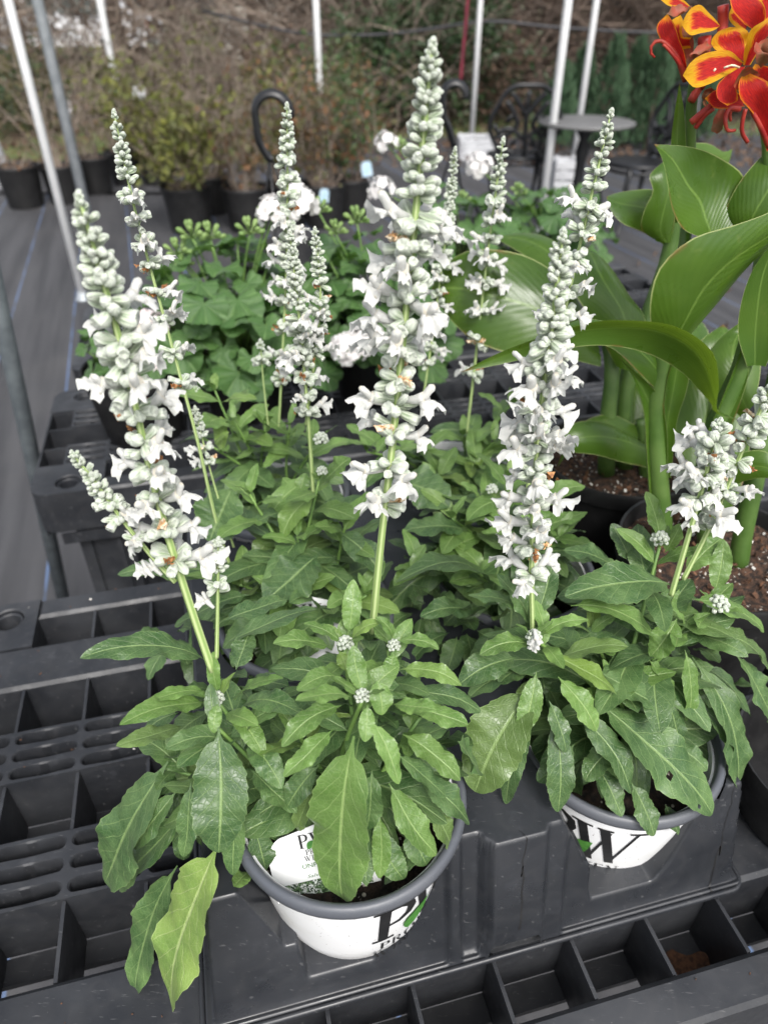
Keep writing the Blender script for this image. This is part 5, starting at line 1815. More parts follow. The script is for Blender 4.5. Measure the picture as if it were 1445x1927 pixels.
# dry leaf in the bench, below the tray edge
mb = MB()
q0 = onz(1292, 1826, BZ - .079)
vs, fs = [], []
for i in range(9):
    for j in range(5):
        t, s = i / 8, j / 4 - .5
        w = .022 * sin(pi * (.1 + .8 * t)) + .003
        vs.append(q0 + Vector(((t - .5) * .046, s * w + .004 * sin(t * 9), .004 + .010 * abs(s) + .004 * noise.noise(Vector((t * 5, s * 5, 3))))))
for i in range(8):
    for j in range(4):
        k = i * 5 + j
        fs.append((k, k + 1, k + 6, k + 5))
mb.add(vs, fs)
tag(mb.build('dry_leaf', M['bark'], origin=q0), 'curled brown dry leaf caught in the bench under the tray', 'leaf')

# ---------------------------------------------------------------- geraniums
rg = random.Random(17)


def ger_leaf_mesh(rnd):
    mb = MB()
    n, kk = 56, 5
    vs, fs, uv = [(0, 0, 0)], [], [(0, 0)]
    lob, ph, cup = 7, rnd.uniform(0, 6), rnd.uniform(-.1, .35)
    for i in range(1, kk + 1):
        t = i / kk
        for j in range(n + 1):
            a = radians(18) + (2 * pi - radians(36)) * j / n
            u = j / n * lob
            R = .5 * (1 + .13 * (abs(sin(pi * u)) ** .6 - .6) * t + .03 * sin(6 * pi * u) * t) * (.86 + .14 * sin(a / 2))
            r = R * t
            z = cup * r * r + 0.10 * t * t * sin(a * 3.5 + ph) - .07 * t * (1 - abs(sin(pi * u)))
            vs.append((-r * cos(a), r * sin(a), z))
            uv.append((j / n, t))
    for j in range(n):
        fs.append((0, 1 + j, 2 + j))
    for i in range(kk - 1):
        for j in range(n):
            k = 1 + i * (n + 1) + j
            fs.append((k, k + n + 1, k + n + 2, k + 1))
    mb.add(vs, fs, uv)
    return mb.mesh('leaf', M['geranium'])


GLM = [ger_leaf_mesh(rg) for _ in range(7)]


def bloom(root, c, r, n, mat, rnd, name='flower_head', ps=.016):
    mb = MB()
    for i in range(n):
        z = 1 - i / n * 1.35
        q = i * 2.4
        s = sqrt(max(0, 1 - z * z))
        d = Vector((cos(q) * s, sin(q) * s, z))
        o = c + d * r * rnd.uniform(.75, 1.05)
        a = d.orthogonal().normalized()
        b = d.cross(a)
        f0 = rnd.uniform(0, 6)
        for k in range(5):
            qa = f0 + k * 1.257
            e = a * cos(qa) + b * sin(qa)
            sd = d.cross(e)
            pts, fs = [], []
            for u in range(4):
                t = u / 3
                for w in (-1, 0, 1):
                    wd = ps * .42 * sin(pi * (.12 + .76 * t))
                    pts.append(o + e * (ps * .8 * t) + sd * (w * wd) + d * (ps * .28 * t * (1 - t) * 2 + .002 * rnd.uniform(-1, 1) + (.12 * ps if w else 0)))
            for u in range(3):
                for w in range(2):
                    kq = u * 3 + w
                    fs.append((kq, kq + 1, kq + 4, kq + 3))
            mb.add(pts, fs)
    return mb.build(name, M[mat], root)


def ger_buds(root, c, r, rnd, n=9):
    mb = MB()
    for i in range(n):
        z = 1 - i / n * 1.2
        q = i * 2.4
        s = sqrt(max(0, 1 - z * z))
        d = Vector((cos(q) * s, sin(q) * s, z + .2))
        mb.tube([c, c + d * r * .6], .0011, 5)
        add_calyx(mb, c + d * r * .5, d, r * .75, r * .2, rnd)
    return mb.build('bud_cluster', M['gerbud'], root)


def geranium(label, a, b, z0, rnd, R=.15, H=.16, n=46, heads=(), buds=(), mat='gerpetal', ls=(.05, .085), px=None):
    c = B(a, b, 0) if px is None else px
    root = thing('potted_geranium', label, 'potted plant', (c.x, c.y, z0 + .001), 'geraniums on the benches behind')
    black_pot(root, c, z0 + .001, .13, .085, z0 + .115, n=28)
    base = Vector((c.x, c.y, z0 + .12))
    st = MB()
    for i in range(n):
        g = (i + .5) / n
        el = math.acos(1 - g * 1.12)
        az = i * 2.39996 + rnd.uniform(-.3, .3)
        d = Vector((cos(az) * sin(el), sin(az) * sin(el), cos(el)))
        f = rnd.uniform(.62, 1.05)
        p = base + Vector((d.x * R * f, d.y * R * f, max(-.05, d.z * H * f + .01)))
        nrm = (d * .8 + Vector((rnd.uniform(-.4, .4), rnd.uniform(-.4, .4), .75))).normalized()
        X = Vector((d.x, d.y, -.2)).normalized()
        X = (X - nrm * X.dot(nrm)).normalized()
        Rm = Matrix((X, nrm.cross(X), nrm)).transposed()
        place('leaf', rnd.choice(GLM), root, p, Rm, rnd.uniform(*ls))
        if i % 2 == 0:
            st.tube([base + Vector((d.x * .01, d.y * .01, -.01)), base.lerp(p, .6) + Vector((0, 0, -.01)), p], .0016, 5)
    st.build('petioles', M['branch'], root)['kind'] = 'stuff'
    for (u, v, Y, r, k) in heads:
        q = at(u, v, Y)
        mb = MB()
        mb.tube(catmull([base, base.lerp(q, .55) + Vector((0, 0, .02)), q], 8), .0019, 6)
        mb.build('flower_stalk', M['branch'], root)
        bloom(root, q, r, k, mat, rnd)
    for (u, v, Y, r) in buds:
        q = at(u, v, Y)
        mb = MB()
        mb.tube(catmull([base, base.lerp(q, .55) + Vector((0, 0, .02)), q], 8), .0017, 6)
        mb.build('flower_stalk', M['branch'], root)
        ger_buds(root, q, r, rnd)
    return root


geranium('geranium with broad scalloped leaves and green buds on the second bench', .045, 1.24, BZ, rg, .17, .18, 96, [(560, 388, 1.22, .032, 18), (516, 404, 1.20, .026, 14)],
         [(362, 448, 1.2, .022), (396, 450, 1.22, .022), (335, 478, 1.18, .02), (470, 440, 1.15, .02), (505, 405, 1.2, .016), (345, 500, 1.18, .016)])
geranium('geranium with a round white flower head just behind the tallest spike', .295, 1.26, BZ, rg, .17, .18, 96, [(656, 658, 1.06, .026, 16), (694, 640, 1.07, .028, 18)],
         [(600, 400, 1.3, .02), (672, 420, 1.28, .022), (632, 440, 1.25, .018)])
geranium('pale pink geranium half hidden behind the left spike', -.14, 1.20, BZ, rg, .075, .09, 26, [(282, 622, 1.13, .030, 16), (292, 690, 1.10, .016, 7)], [(240, 650, 1.12, .014)], 'pinkpetal', (.03, .05))
geranium('geranium with two white flower heads on the farthest bench', .62, 1.68, BZ, rg, .16, .15, 46, [(728, 272, 1.80, .026, 9), (718, 360, 1.7, .028, 10)], [(752, 280, 1.8, .02)])
geranium('geranium with one pale bloom before the bistro chair', .86, 1.70, BZ, rg, .15, .15, 46, [(900, 318, 1.95, .034, 16)], [(975, 365, 1.8, .02), (870, 380, 1.8, .02)])

# ---------------------------------------------------------------- hoop-house poles


def pole(label, x, y, dia, mat, h=3.2, lean=(0, 0), name='support_pole', ends=None):
    root = thing(name, label, 'pole', (x, y, .006))
    mb = MB()
    mb.tube([(x, y, .006), (x + lean[0] * .5, y + lean[1] * .5, h * .5), (x + lean[0], y + lean[1], h)], dia / 2, 16)
    mb.build('tube', M[mat], root)
    mb = MB()
    mb.lathe([(dia * .52, .006), (dia * .95, .006), (dia * .95, .018), (dia * .70, .020), (dia * .62, .05), (dia * .52, .05)], (x, y), 20)
    mb.build('foot_collar', M['galv'], root)
    return root


q = at(16, 0, 3.85)
pole('white pole nearest the left edge, next to a galvanised one', q.x, 3.85, .042, 'pole')
q = at(71, 0, 3.6)
pole('galvanised grey steel pole right beside a white one', q.x, 3.6, .046, 'galv')
q = at(188, 0, 7.4)
pl = pole('thin white pole with a teal band near the potted shrubs', q.x, 7.4, .058, 'pole')
mb = MB()
c = at(223, 180, 7.4)
mb.tube([c + Vector((0, 0, -.06)), c + Vector((.01, 0, 0)), c + Vector((0, 0, .06))], [.06, .085, .06], 12)
mb.build('tape_band', M['teal'], pl)
q = at(594, 0, 5.95)
pole('white pole rising out of the shrubs by the pale shed', q.x, 5.95, .046, 'pole')
q = at(904, 0, 8.9)
pole('white pole beside the maroon strap', q.x, 8.9, .054, 'pole')
q = at(1069, 0, 5.1)
pole('white pole standing between chair and bistro table', q.x, 5.1, .050, 'pole')
q = at(1122, 0, 7.1)
pole('white pole directly behind the bistro table', q.x, 7.1, .052, 'pole')
a, b = at(118, 1112, 1.28), at(2, 545, 1.16)
d = (b - a)
a2 = a - d * (a.z / d.z)
pole('dark steel upright leaning beside the bench corner', a2.x, a2.y, .030, 'darksteel', 1.35, ((b + d * .35) - a2).xy, 'steel_upright')

# cable and strap
mb = MB()
pts = [at(380, 20, 9.6), at(560, 62, 9.5), at(700, 66, 9.5), at(800, 56, 9.5), at(920, 40, 9.4), at(1050, 52, 9.4), at(1250, 62, 9.4), at(1500, 60, 9.4)]
mb.tube(catmull(pts, 30), .016, 6)
tag(mb.build('overhead_cable', M['cable'], origin=pts[0]), 'thin dark cable sagging across in front of the woods', 'cable')

# ---------------------------------------------------------------- hanging baskets with hooks


def basket(label, u, vtop, Y, w, strap=False):
    top = at(u, vtop, Y)
    c = Vector((top.x, Y, BZ + .001))
    root = thing('hanging_basket', label, 'hanging basket', c, 'black hanging baskets set down on the bench')
    mb = MB()
    mb.lathe([(.001, c.z), (.07, c.z), (.085, c.z + .01), (.12, c.z + .12), (.128, c.z + .125), (.128, c.z + .135), (.118, c.z + .135), (.10, c.z + .05), (.001, c.z + .03)], c, 32)
    mb.build('bowl', M['blackpot'], root)
    neck = at(u - 2, vtop + 118, Y)
    r = w / 2
    hk = []
    for i in range(15):
        q = radians(-10 + 200 * i / 14)
        hk.append(Vector((top.x + r * cos(q) , Y, top.z - r + r * sin(q))))
    hk += [Vector((top.x - r * .9, Y, top.z - r * 2.4)), Vector((top.x - r * .35, Y, top.z - r * 3.4)), neck]
    pth = catmull(hk, 40)
    mb = MB()
    mb.tube(pth, .0125, 8, flat=.55)
    hook = mb.build('hook', M['iron'], root)
    for k in range(3):
        q = .5 + k * 2.094
        mb = MB()
        mb.tube([neck + Vector((0, 0, .01)), neck.lerp(c, .3) + Vector((cos(q) * .03, sin(q) * .03, 0)), Vector((c.x + .122 * cos(q), c.y + .122 * sin(q), c.z + .13))], .0032, 6)
        mb.build('hanger_rod', M['iron'], root)
    return top


basket('black hanging basket whose hook stands behind the thin middle spike', 510, 176, 1.78, .078)
tp = basket('black hanging basket whose hook stands below the maroon strap', 856, 156, 2.02, .058)
mb = MB()
pts = [at(866, 160, 2.9), at(873, 80, 2.9), at(880, 0, 2.9), at(886, -90, 2.9)]
mb.tube(catmull(pts, 12), .010, 8, flat=.35)
tag(mb.build('hanging_strap', M['maroon'], origin=pts[-1]), 'maroon strap hanging down beside a white pole', 'strap')

# ---------------------------------------------------------------- garden furniture


def iron_chair(label, x, y, yaw):
    root = thing('bistro_chair', label, 'chair', (x, y, .006), 'black cast iron bistro set chairs')
    c, s = cos(yaw), sin(yaw)
    f = lambda X, Y, Z: Vector((x + X * c - Y * s, y + X * s + Y * c, Z + .006))
    mb = MB()
    prof = [(.001, .435), (.19, .435), (.205, .442), (.205, .456), (.19, .462), (.001, .455)]
    n = 32
    vs, fs = [], []
    for (r, z) in prof:
        for j in range(n):
            q = 2 * pi * j / n
            vs.append(f(r * cos(q) * 1.05, r * sin(q), z))
    for i in range(len(prof) - 1):
        for j in range(n):
            fs.append((i * n + j, i * n + (j + 1) % n, (i + 1) * n + (j + 1) % n, (i + 1) * n + j))
    mb.add(vs, fs)
    mb.build('seat', M['iron'], root)

    def bk(X, Z):                               # a point in the reclined plane of the back
        return f(X, .17 + (Z - .45) * .22, Z)
    out = []
    for i in range(41):
        q = radians(-115 + (360 - 130) * 0 + 230 * i / 40 + 22.5 - 0) if False else radians(-60 + 300 * i / 40)
        k = 1 + .035 * cos(q * 6)
        out.append(bk(.225 * sin(q + pi) * k * -1 if False else .225 * k * cos(q), .665 + .235 * k * sin(q)))
    mb = MB()
    mb.tube(catmull(out, 60), .016, 7)
    mb.build('back_frame', M['iron'], root)
    for cv in ([(-.02, .47), (-.01, .60), (.0, .72), (.0, .86)], [(-.10, .47), (-.12, .58), (-.05, .66), (-.10, .76), (-.14, .80)], [(.10, .47), (.12, .58), (.05, .66), (.10, .76), (.14, .80)],
               [(-.01, .58), (-.10, .64), (-.17, .62), (-.205, .66)], [(.0, .58), (.10, .64), (.17, .62), (.205, .66)], [(0, .72), (-.06, .80), (-.11, .85)], [(0, .72), (.06, .80), (.11, .85)],
               [(-.05, .49), (-.16, .52), (-.19, .56)], [(.05, .49), (.16, .52), (.19, .56)]):
        mb = MB()
        mb.tube(catmull([bk(*p) for p in cv], 14), .016, 6)
        mb.build('scroll', M['iron'], root)
    for (X, Z, a) in ((-.10, .70, .8), (.10, .70, 2.3), (-.15, .60, .3), (.15, .60, 2.8), (0, .80, 1.57), (-.06, .56, 1.0), (.06, .56, 2.1)):
        mb = MB()
        P_ = [bk(X + .045 * (t - .5) * 2 * cos(a), Z + .045 * (t - .5) * 2 * sin(a)) for t in (0, .3, .6, 1)]
        mb.tube(P_, [.005, .030, .026, .004], 6, flat=.4)
        mb.build('leaf_ornament', M['iron'], root)
    for X, Y in ((-.15, -.13), (.15, -.13), (-.14, .15), (.14, .15)):
        mb = MB()
        mb.tube(catmull([f(X, Y, .44), f(X * 1.12, Y * 1.15, .30), f(X * 1.0, Y * 1.0, .14), f(X * 1.35, Y * 1.4, 0)], 10), [.018] * 4 + [.013] * 6, 7)
        mb.build('leg', M['iron'], root)
    mb = MB()
    mb.tube([f(.2 * cos(2 * pi * i / 24), .18 * sin(2 * pi * i / 24), .41) for i in range(25)], .010, 6, cap=False)
    mb.build('apron_ring', M['iron'], root)
    return root


p_ = onz(968, 420, .006)
iron_chair('black ornate iron chair behind the white bloom, its back toward us', p_.x - .02, p_.y + .05, radians(178))
p_ = onz(1195, 310, .45)
iron_chair('black ornate iron chair half hidden behind the canna flower stalk', p_.x + .02, p_.y + .05, radians(-75))
tc = onz(1103, 229, .70)
tb = thing('bistro_table', 'round weathered iron bistro table behind two white poles', 'table', (tc.x, tc.y, .006))
mb = MB()
mb.lathe([(.001, .690), (.28, .690), (.305, .686), (.31, .692), (.31, .702), (.30, .706), (.001, .706)], tc, 48)
mb.build('tabletop', M['tabletop'], tb)
mb = MB()
mb.lathe([(.03, .10), (.05, .14), (.035, .22), (.03, .45), (.045, .52), (.03, .60), (.07, .67)], tc, 16)
mb.build('column', M['iron'], tb)
for k in range(3):
    q = .4 + k * 2.094
    mb = MB()
    mb.tube(catmull([Vector((tc.x, tc.y, .16)), Vector((tc.x + .12 * cos(q), tc.y + .12 * sin(q), .15)), Vector((tc.x + .24 * cos(q), tc.y + .24 * sin(q), .02))], 8), .022, 7)
    mb.build('foot', M['iron'], tb)

# white crates and drums by the chairs
def crate(label, u, v, Y, w, h, dpt):
    c = at(u, v, Y)
    c.z = .006
    root = thing('slatted_crate', label, 'crate', c, 'white crates on the fabric')
    for k in range(4):
        for (x0, x1, y0, y1) in ((-w / 2, w / 2, -dpt / 2, -dpt / 2 + .02), (-w / 2, w / 2, dpt / 2 - .02, dpt / 2)):
            mb = MB()
            z = .006 + h * (k + .08) / 4
            mb.box(c.x + x0, c.x + x1, c.y + y0, c.y + y1, z, z + h / 4 * .78, .004)
            mb.build('slat', M['whiteplastic'], root, smooth=False)
    for sx in (-1, 1):
        for sy in (-1, 1):
            mb = MB()
            x, y = c.x + sx * (w / 2 - .03), c.y + sy * (dpt / 2 - .045)
            mb.box(x - .02, x + .02, y - .02, y + .02, .006, h + .01, .003)
            mb.build('corner_post', M['whiteplastic'], root, smooth=False)
        mb = MB()
        x = c.x + sx * (w / 2 - .008)
        mb.box(x - .006, x + .006, c.y - dpt / 2 + .021, c.y + dpt / 2 - .021, .01, h * .96, .002)
        mb.build('side_board', M['whiteplastic'], root, smooth=False)
    return root


crate('long white slatted crate beside the white pole near the chair', 896, 262, 8.1, .36, .20, .40)
crate('small white crate standing under the bistro table', 1062, 330, 6.3, .20, .30, .2)
wc = onz(-8, 352, .006)
wd = thing('plastic_drum', 'white tapered plastic drum at the photo edge', 'drum', (wc.x, wc.y, .006))
mb = MB()
mb.lathe([(.001, .007), (.16, .007), (.17, .02), (.14, .30), (.11, .50), (.07, .56), (.05, .60), (.001, .60)], wc, 32)
mb.build('shell', M['whiteplastic'], wd)
mb = MB()
mb.lathe([(.001, .601), (.055, .601), (.055, .63), (.001, .632)], wc, 20)
mb.build('cap', M['whiteplastic'], wd)

# ---------------------------------------------------------------- shrubs in pots, hedges, woods
rb = random.Random(91)


def flakes(mb, pts, size, rnd, asp=.5, updir=None):
    for p in pts:
        d = Vector((rnd.gauss(0, 1), rnd.gauss(0, 1), rnd.gauss(0, 1)))
        if updir:
            d += Vector((0, 0, updir))
        d.normalize()
        s = d.orthogonal().normalized()
        s = s * cos(rnd.uniform(0, 6.28)) + d.cross(s) * sin(rnd.uniform(0, 6.28))
        n = d.cross(s)
        L = size * rnd.uniform(.6, 1.4)
        w = L * asp
        mb.add([p, p + d * L * .5 + s * w * .5 + n * L * .08, p + d * L, p + d * L * .5 - s * w * .5 + n * L * .08], [(0, 1, 2, 3)])


def twig(mb, p, d, L, r, rnd, wander=.35, n=6, sides=3, droop=0.0):
    pts = [p]
    d = d.normalized()
    for i in range(n):
        d = (d + Vector((rnd.uniform(-1, 1), rnd.uniform(-1, 1), rnd.uniform(-1, 1) - droop)) * wander * .5).normalized()
        pts.append(pts[-1] + d * (L / n))
    mb.tube(pts, [r * (1 - .75 * i / n) for i in range(n + 1)], sides, cap=False)
    return pts


def potted_shrub(label, u, v, r, h, kind, W, H, rnd, stems=16, leaves=500, lsize=.05, asp=.45):
    g = onz(u, v, .006)
    root = thing('potted_shrub', label, 'shrub', g, 'shrubs in black pots on the fabric')
    black_pot(root, g, .0065, h, r, h - .02, n=28)
    mb = MB()
    tips = []
    for i in range(stems):
        q = rnd.uniform(0, 6.28)
        d = Vector((cos(q) * W / H * rnd.uniform(.1, .8), sin(q) * W / H * rnd.uniform(.1, .8), 1))
        pts = twig(mb, Vector((g.x + r * .4 * cos(q), g.y + r * .4 * sin(q), h - .03)), d, H * rnd.uniform(.6, 1.1), .007, rnd, .4, 7, 4)
        tips += pts[2:]
        for k in range(4):
            e = rnd.choice(pts[2:])
            tips += twig(mb, e, d + Vector((rnd.uniform(-1, 1), rnd.uniform(-1, 1), rnd.uniform(-.2, .5))), H * .3, .004, rnd, .5, 4, 3)[1:]
    mb.build('stems', M['palewood'], root)
    mats = kind if isinstance(kind, tuple) else (kind,)
    for mt in mats:
        if leaves:
            mb = MB()
            pp = [rnd.choice(tips) + Vector((rnd.gauss(0, .03), rnd.gauss(0, .03), rnd.gauss(0, .03))) for _ in range(leaves // len(mats))]
            flakes(mb, pp, lsize, rnd, asp)
            o = mb.build('foliage', M[mt], root, smooth=False)
            o['kind'] = 'stuff'
    return root


potted_shrub('black pot with cut-back dry stems at the far left of the row', 52, 388, .165, .30, 'rust', .2, .12, rb, 10, 60, .03)
potted_shrub('black pot of bare arching stems behind the galvanised pole', 128, 380, .155, .28, 'olive', .6, .75, rb, 14, 60, .04)
potted_shrub('black pot of thin bare twigs in the shaded row', 186, 362, .15, .28, 'rust', .35, .5, rb, 10, 60, .04)
potted_shrub('small black pot with bare twigs by the teal banded pole', 240, 345, .15, .27, 'olive', .3, .6, rb, 10, 40, .04)
potted_shrub('yellow-green leafy shrub in a pot behind the teal banded pole', 300, 345, .16, .28, ('yellowgreen', 'olive'), .5, .75, rb, 18, 700, .06)
potted_shrub('bushy yellow-green shrub in the big pot at the row front', 362, 434, .175, .30, ('yellowgreen', 'olive'), .65, .62, rb, 26, 1700, .06)
potted_shrub('tall straggly bare shrub behind the yellow-green one', 402, 400, .155, .27, 'olive', .8, .85, rb, 22, 220, .045)
potted_shrub('dry beige shrub in a pot behind the black hook', 470, 432, .165, .29, ('olive', 'rust'), .5, .55, rb, 26, 420, .05)
potted_shrub('tan feathery shrub in a pot under the white pole', 545, 420, .155, .28, ('olive', 'yellowgreen'), .45, .62, rb, 22, 500, .05)
potted_shrub('rusty-leaved shrub in a pot with a pale tag', 612, 424, .165, .29, ('rust', 'olive'), .45, .62, rb, 22, 800, .05)
potted_shrub('green leafy shrub with rusty tips at the row end', 660, 410, .155, .28, ('midgreen', 'midgreen', 'rust'), .5, .66, rb, 22, 1100, .05)
potted_shrub('tall green shrub in a pot behind the rusty one', 610, 372, .16, .28, ('midgreen', 'olive'), .6, .75, rb, 22, 1000, .055)


def card(label, u, v, Y, w, h, mat, tilt):
    c = at(u, v, Y)
    root = thing('shrub_tag', label, 'tag', c - Vector((0, 0, h)))
    X = Vector((cos(tilt), .3, sin(tilt))).normalized()
    Z = Vector((-sin(tilt), .2, cos(tilt))).normalized()
    N = X.cross(Z) * .001
    mb = MB()
    q = [(-.5, -.5), (.5, -.5), (.5, .3), (.3, .5), (-.3, .5), (-.5, .3)]
    pts = [c + X * (x * w) + Z * (y * h) for x, y in q]
    mb.add([p + N for p in pts] + [p - N for p in pts], [tuple(range(6)), tuple(reversed(range(6, 12)))] + [(i, 6 + i, 6 + (i + 1) % 6, (i + 1) % 6) for i in range(6)])
    mb.build('card', M[mat], root, smooth=False)
    mb = MB()
    mb.tube([c - Z * h * .5, c - Z * h * 1.2 + Vector((.01, .03, 0))], .003, 5)
    mb.build('tie', M['whiteplastic'], root)


card('white hanging tag beside the teal banded pole', 262, 174, 6.3, .085, .10, 'whiteplastic', -.25)
card('pale blue tag standing above the rusty shrub', 690, 318, 4.6, .062, .08, 'bluecard', .15)
card('round-shouldered pale tag on the rusty shrub pot', 610, 368, 4.9, .06, .08, 'bluecard', -.1)
card('small white tag tied behind the galvanised pole', 127, 200, 6.5, .06, .08, 'whiteplastic', .2)


def crown_tree(name, label, cat, x, y, h, W, mats, n, size, rnd, group=None, z0=.15, trunk_r=.03, sprays=0):
    root = thing(name, label, cat, (x, y, 0), group)
    mb = MB()
    tp = []
    for k in range(5):
        q = rnd.uniform(0, 6.28)
        tp += twig(mb, Vector((x, y, 0)), Vector((cos(q) * .25 * W / h, sin(q) * .25 * W / h, 1)), h * .8, trunk_r, rnd, .25, 7, 5)
    mb.build('trunk', M['trunk'], root)
    for mt in mats:
        mb = MB()
        pp = []
        cl = [Vector((x + rnd.gauss(0, W * .26), y + rnd.gauss(0, W * .26), z0 + (h - z0) * rnd.random() ** .8)) for _ in range(28)]
        for _ in range(n // len(mats)):
            c = rnd.choice(cl)
            pp.append(c + Vector((rnd.gauss(0, W * .10), rnd.gauss(0, W * .10), rnd.gauss(0, W * .12))))
        pp = [p for p in pp if p.z > .03]
        flakes(mb, pp, size, rnd, .45)
        o = mb.build('crown', M[mt], root, smooth=False)
    return root


def juniper(label, x, y, h, w, rnd):
    root = thing('juniper', label, 'shrub', (x, y, 0), 'upright junipers behind the bistro table')
    mb = MB()
    mb.tube([(x, y, 0), (x, y, h * .8)], [.02, .008], 6)
    mb.build('trunk', M['trunk'], root)
    mb = MB()
    for _ in range(1100):
        z = h * rnd.random() ** .85
        rr = w * (1 - (z / h) ** 2.2) * sqrt(rnd.random()) + .02
        q = rnd.uniform(0, 6.28)
        p = Vector((x + rr * cos(q), y + rr * sin(q), z + .03))
        d = Vector((cos(q) * .25, sin(q) * .25, 1)).normalized()
        s = Vector((-sin(q), cos(q), 0)).lerp(Vector((cos(q), sin(q), 0)), rnd.random()).normalized()
        L = rnd.uniform(.06, .13)
        mb.add([p, p + d * L * .5 + s * L * .13, p + d * L, p + d * L * .5 - s * L * .13], [(0, 1, 2, 3)])
    mb.build('crown', M['juniper'], root, smooth=False)


for k, (u, y, h, w, lb) in enumerate(((1048, 8.6, .72, .20, 'first feathery green juniper from the chair'), (1085, 8.9, .85, .21, 'upright juniper seen between the two white poles'),
                                      (1140, 8.5, .95, .22, 'taller juniper just past the second white pole'), (1180, 8.8, .92, .22, 'juniper at the middle of the green row'),
                                      (1222, 8.5, .98, .22, 'tallest juniper of the green row'), (1262, 8.8, .88, .21, 'juniper behind the canna flower stalk'), (1310, 9.0, .72, .20, 'last juniper of the row, behind the canna flowers'))):
    c = at(u, 230, y)
    juniper(lb, c.x, y, h, w, rb)

# dark evergreens and bushes before the woods
for (u, y, h, W, mats, n, s, lb) in ((735, 9.9, 1.25, 1.1, ('evergreen',), 2200, .08, 'dark evergreen bush left of the maroon strap'),
                                     (840, 10.2, 1.35, 1.3, ('evergreen',), 2600, .08, 'dark evergreen bush behind the maroon strap'),
                                     (930, 10.4, 1.0, .9, ('evergreen', 'deadleaf'), 1500, .08, 'low dark bush behind the iron chair'),
                                     (60, 9.7, .75, 1.2, ('olive', 'evergreen'), 1500, .07, 'olive bush behind the thick white pole'),
                                     (640, 9.4, .9, .8, ('midgreen', 'olive'), 1300, .07, 'loose green bush beside the pale shed'),
                                     (500, 9.3, 1.0, .8, ('yellowgreen', 'deadleaf'), 900, .06, 'thin yellowish bush before the pale shed')):
    c = at(u, 200, y)
    crown_tree('bush', lb, 'bush', c.x, y, h, W, mats, n, s, rb, 'bushes along the wood edge', .05, .02)

rw = random.Random(123)
for k, (u, y, r, ln, lb) in enumerate(((218, 11.2, .085, .15, 'slim brown trunk beside the teal banded pole'), (480, 12.5, .07, -.1, 'thin trunk left of the pale shed'), (30, 12.0, .10, .2, 'trunk at the left wood edge'),
                                       (985, 11.8, .06, .1, 'thin trunk above the iron chair'), (1210, 12.0, .09, -.2, 'trunk behind the junipers'), (330, 13.5, .08, .1, 'grey trunk deep in the woods, left'),
                                       (760, 12.8, .09, .1, 'trunk behind the dark evergreen'), (1400, 11.5, .09, .1, 'trunk behind the canna flowers'), (640, 13.5, .10, -.2, 'trunk right of the pale shed'))):
    c = at(u, 60, y)
    root = thing('bare_tree', lb, 'tree', (c.x, y, 0), 'bare trees of the wood edge')
    mb = MB()
    pts = catmull([(c.x, y, -.05), (c.x + ln * .3, y, 1.5), (c.x + ln, y + .1, 3.2), (c.x + ln * 1.6, y, 5.5)], 14)
    mb.tube(pts, [r * (1.25 - .8 * i / 13) for i in range(14)], 9)
    mb.build('trunk', M['trunk'], root)
    mb = MB()
    for i in range(26):
        p = pts[rw.randrange(4, 13)]
        twig(mb, p, Vector((rw.uniform(-1, 1), rw.uniform(-1, 1), rw.uniform(0, 1))), rw.uniform(.8, 2.2), .022, rw, .5, 8, 4)
    mb.build('crown', M['twig'], root)


def tangle(name, label, n, y0, y1, x0, x1, zmax, mat, r, L, rnd, dens=None):
    mb = MB()
    for _ in range(n):
        for _t in range(4):
            x = rnd.uniform(x0, x1)
            if dens is None or rnd.random() < dens(x):
                break
        y = rnd.uniform(y0, y1)
        z = rnd.uniform(0, zmax) * rnd.random() ** .3
        d = Vector((rnd.gauss(0, .55), rnd.gauss(0, .35), rnd.uniform(-.3, 1)))
        twig(mb, Vector((x, y, z)), d, L * rnd.uniform(.5, 1.4), r * rnd.uniform(.5, 1.5), rnd, .55, 6, 3, .1)
    o = mb.build(name, M[mat], None, smooth=False)
    return tag(o, label, name.replace('_', ' '), kind='stuff')


tangle('vine_tangle', 'dense mass of bare brown vines over the old fence', 6500, 10.6, 11.6, -7, 9, 3.0, 'twig', .010, 1.1, rw, lambda x: .3 if x < -1.6 else 1)
tangle('brush_thicket', 'paler bare brush growing in front of the vine mass', 900, 9.6, 10.6, -6.5, 1.0, 1.6, 'palewood', .008, 1.2, rw)
tangle('far_thicket', 'bare thicket farther back in the woods', 4200, 13, 17, -10, 13, 4.0, 'twig', .018, 1.8, rw, lambda x: .3 if x < -1.6 else 1)
mb = MB()
pp = []
for _ in range(17000):
    x = rw.uniform(-7, 9)
    z = rw.uniform(0, 3.0)
    k = noise.noise(Vector((x * .9, z * 1.4, 2.0)))
    if k + (.25 if x > .3 else -.15) + rw.uniform(-.25, .25) < 0:
        continue
    pp.append(Vector((x, rw.uniform(10.7, 11.9), z)))
flakes(mb, pp, .085, rw, .6)
tag(mb.build('dead_leaves', M['deadleaf'], smooth=False), 'dry brown leaves still hanging in the vines', 'dead leaves', kind='stuff')
mb = MB()
pp = []
for _ in range(9000):
    x, y = rw.uniform(-8, 9), rw.uniform(7.6, 11)
    pp.append(Vector((x, y, .012)))
flakes(mb, pp, .07, rw, .6)
tag(mb.build('leaf_litter', M['deadleaf'], smooth=False), 'brown leaf litter on the ground before the vines', 'leaf litter', kind='stuff')
mb = MB()
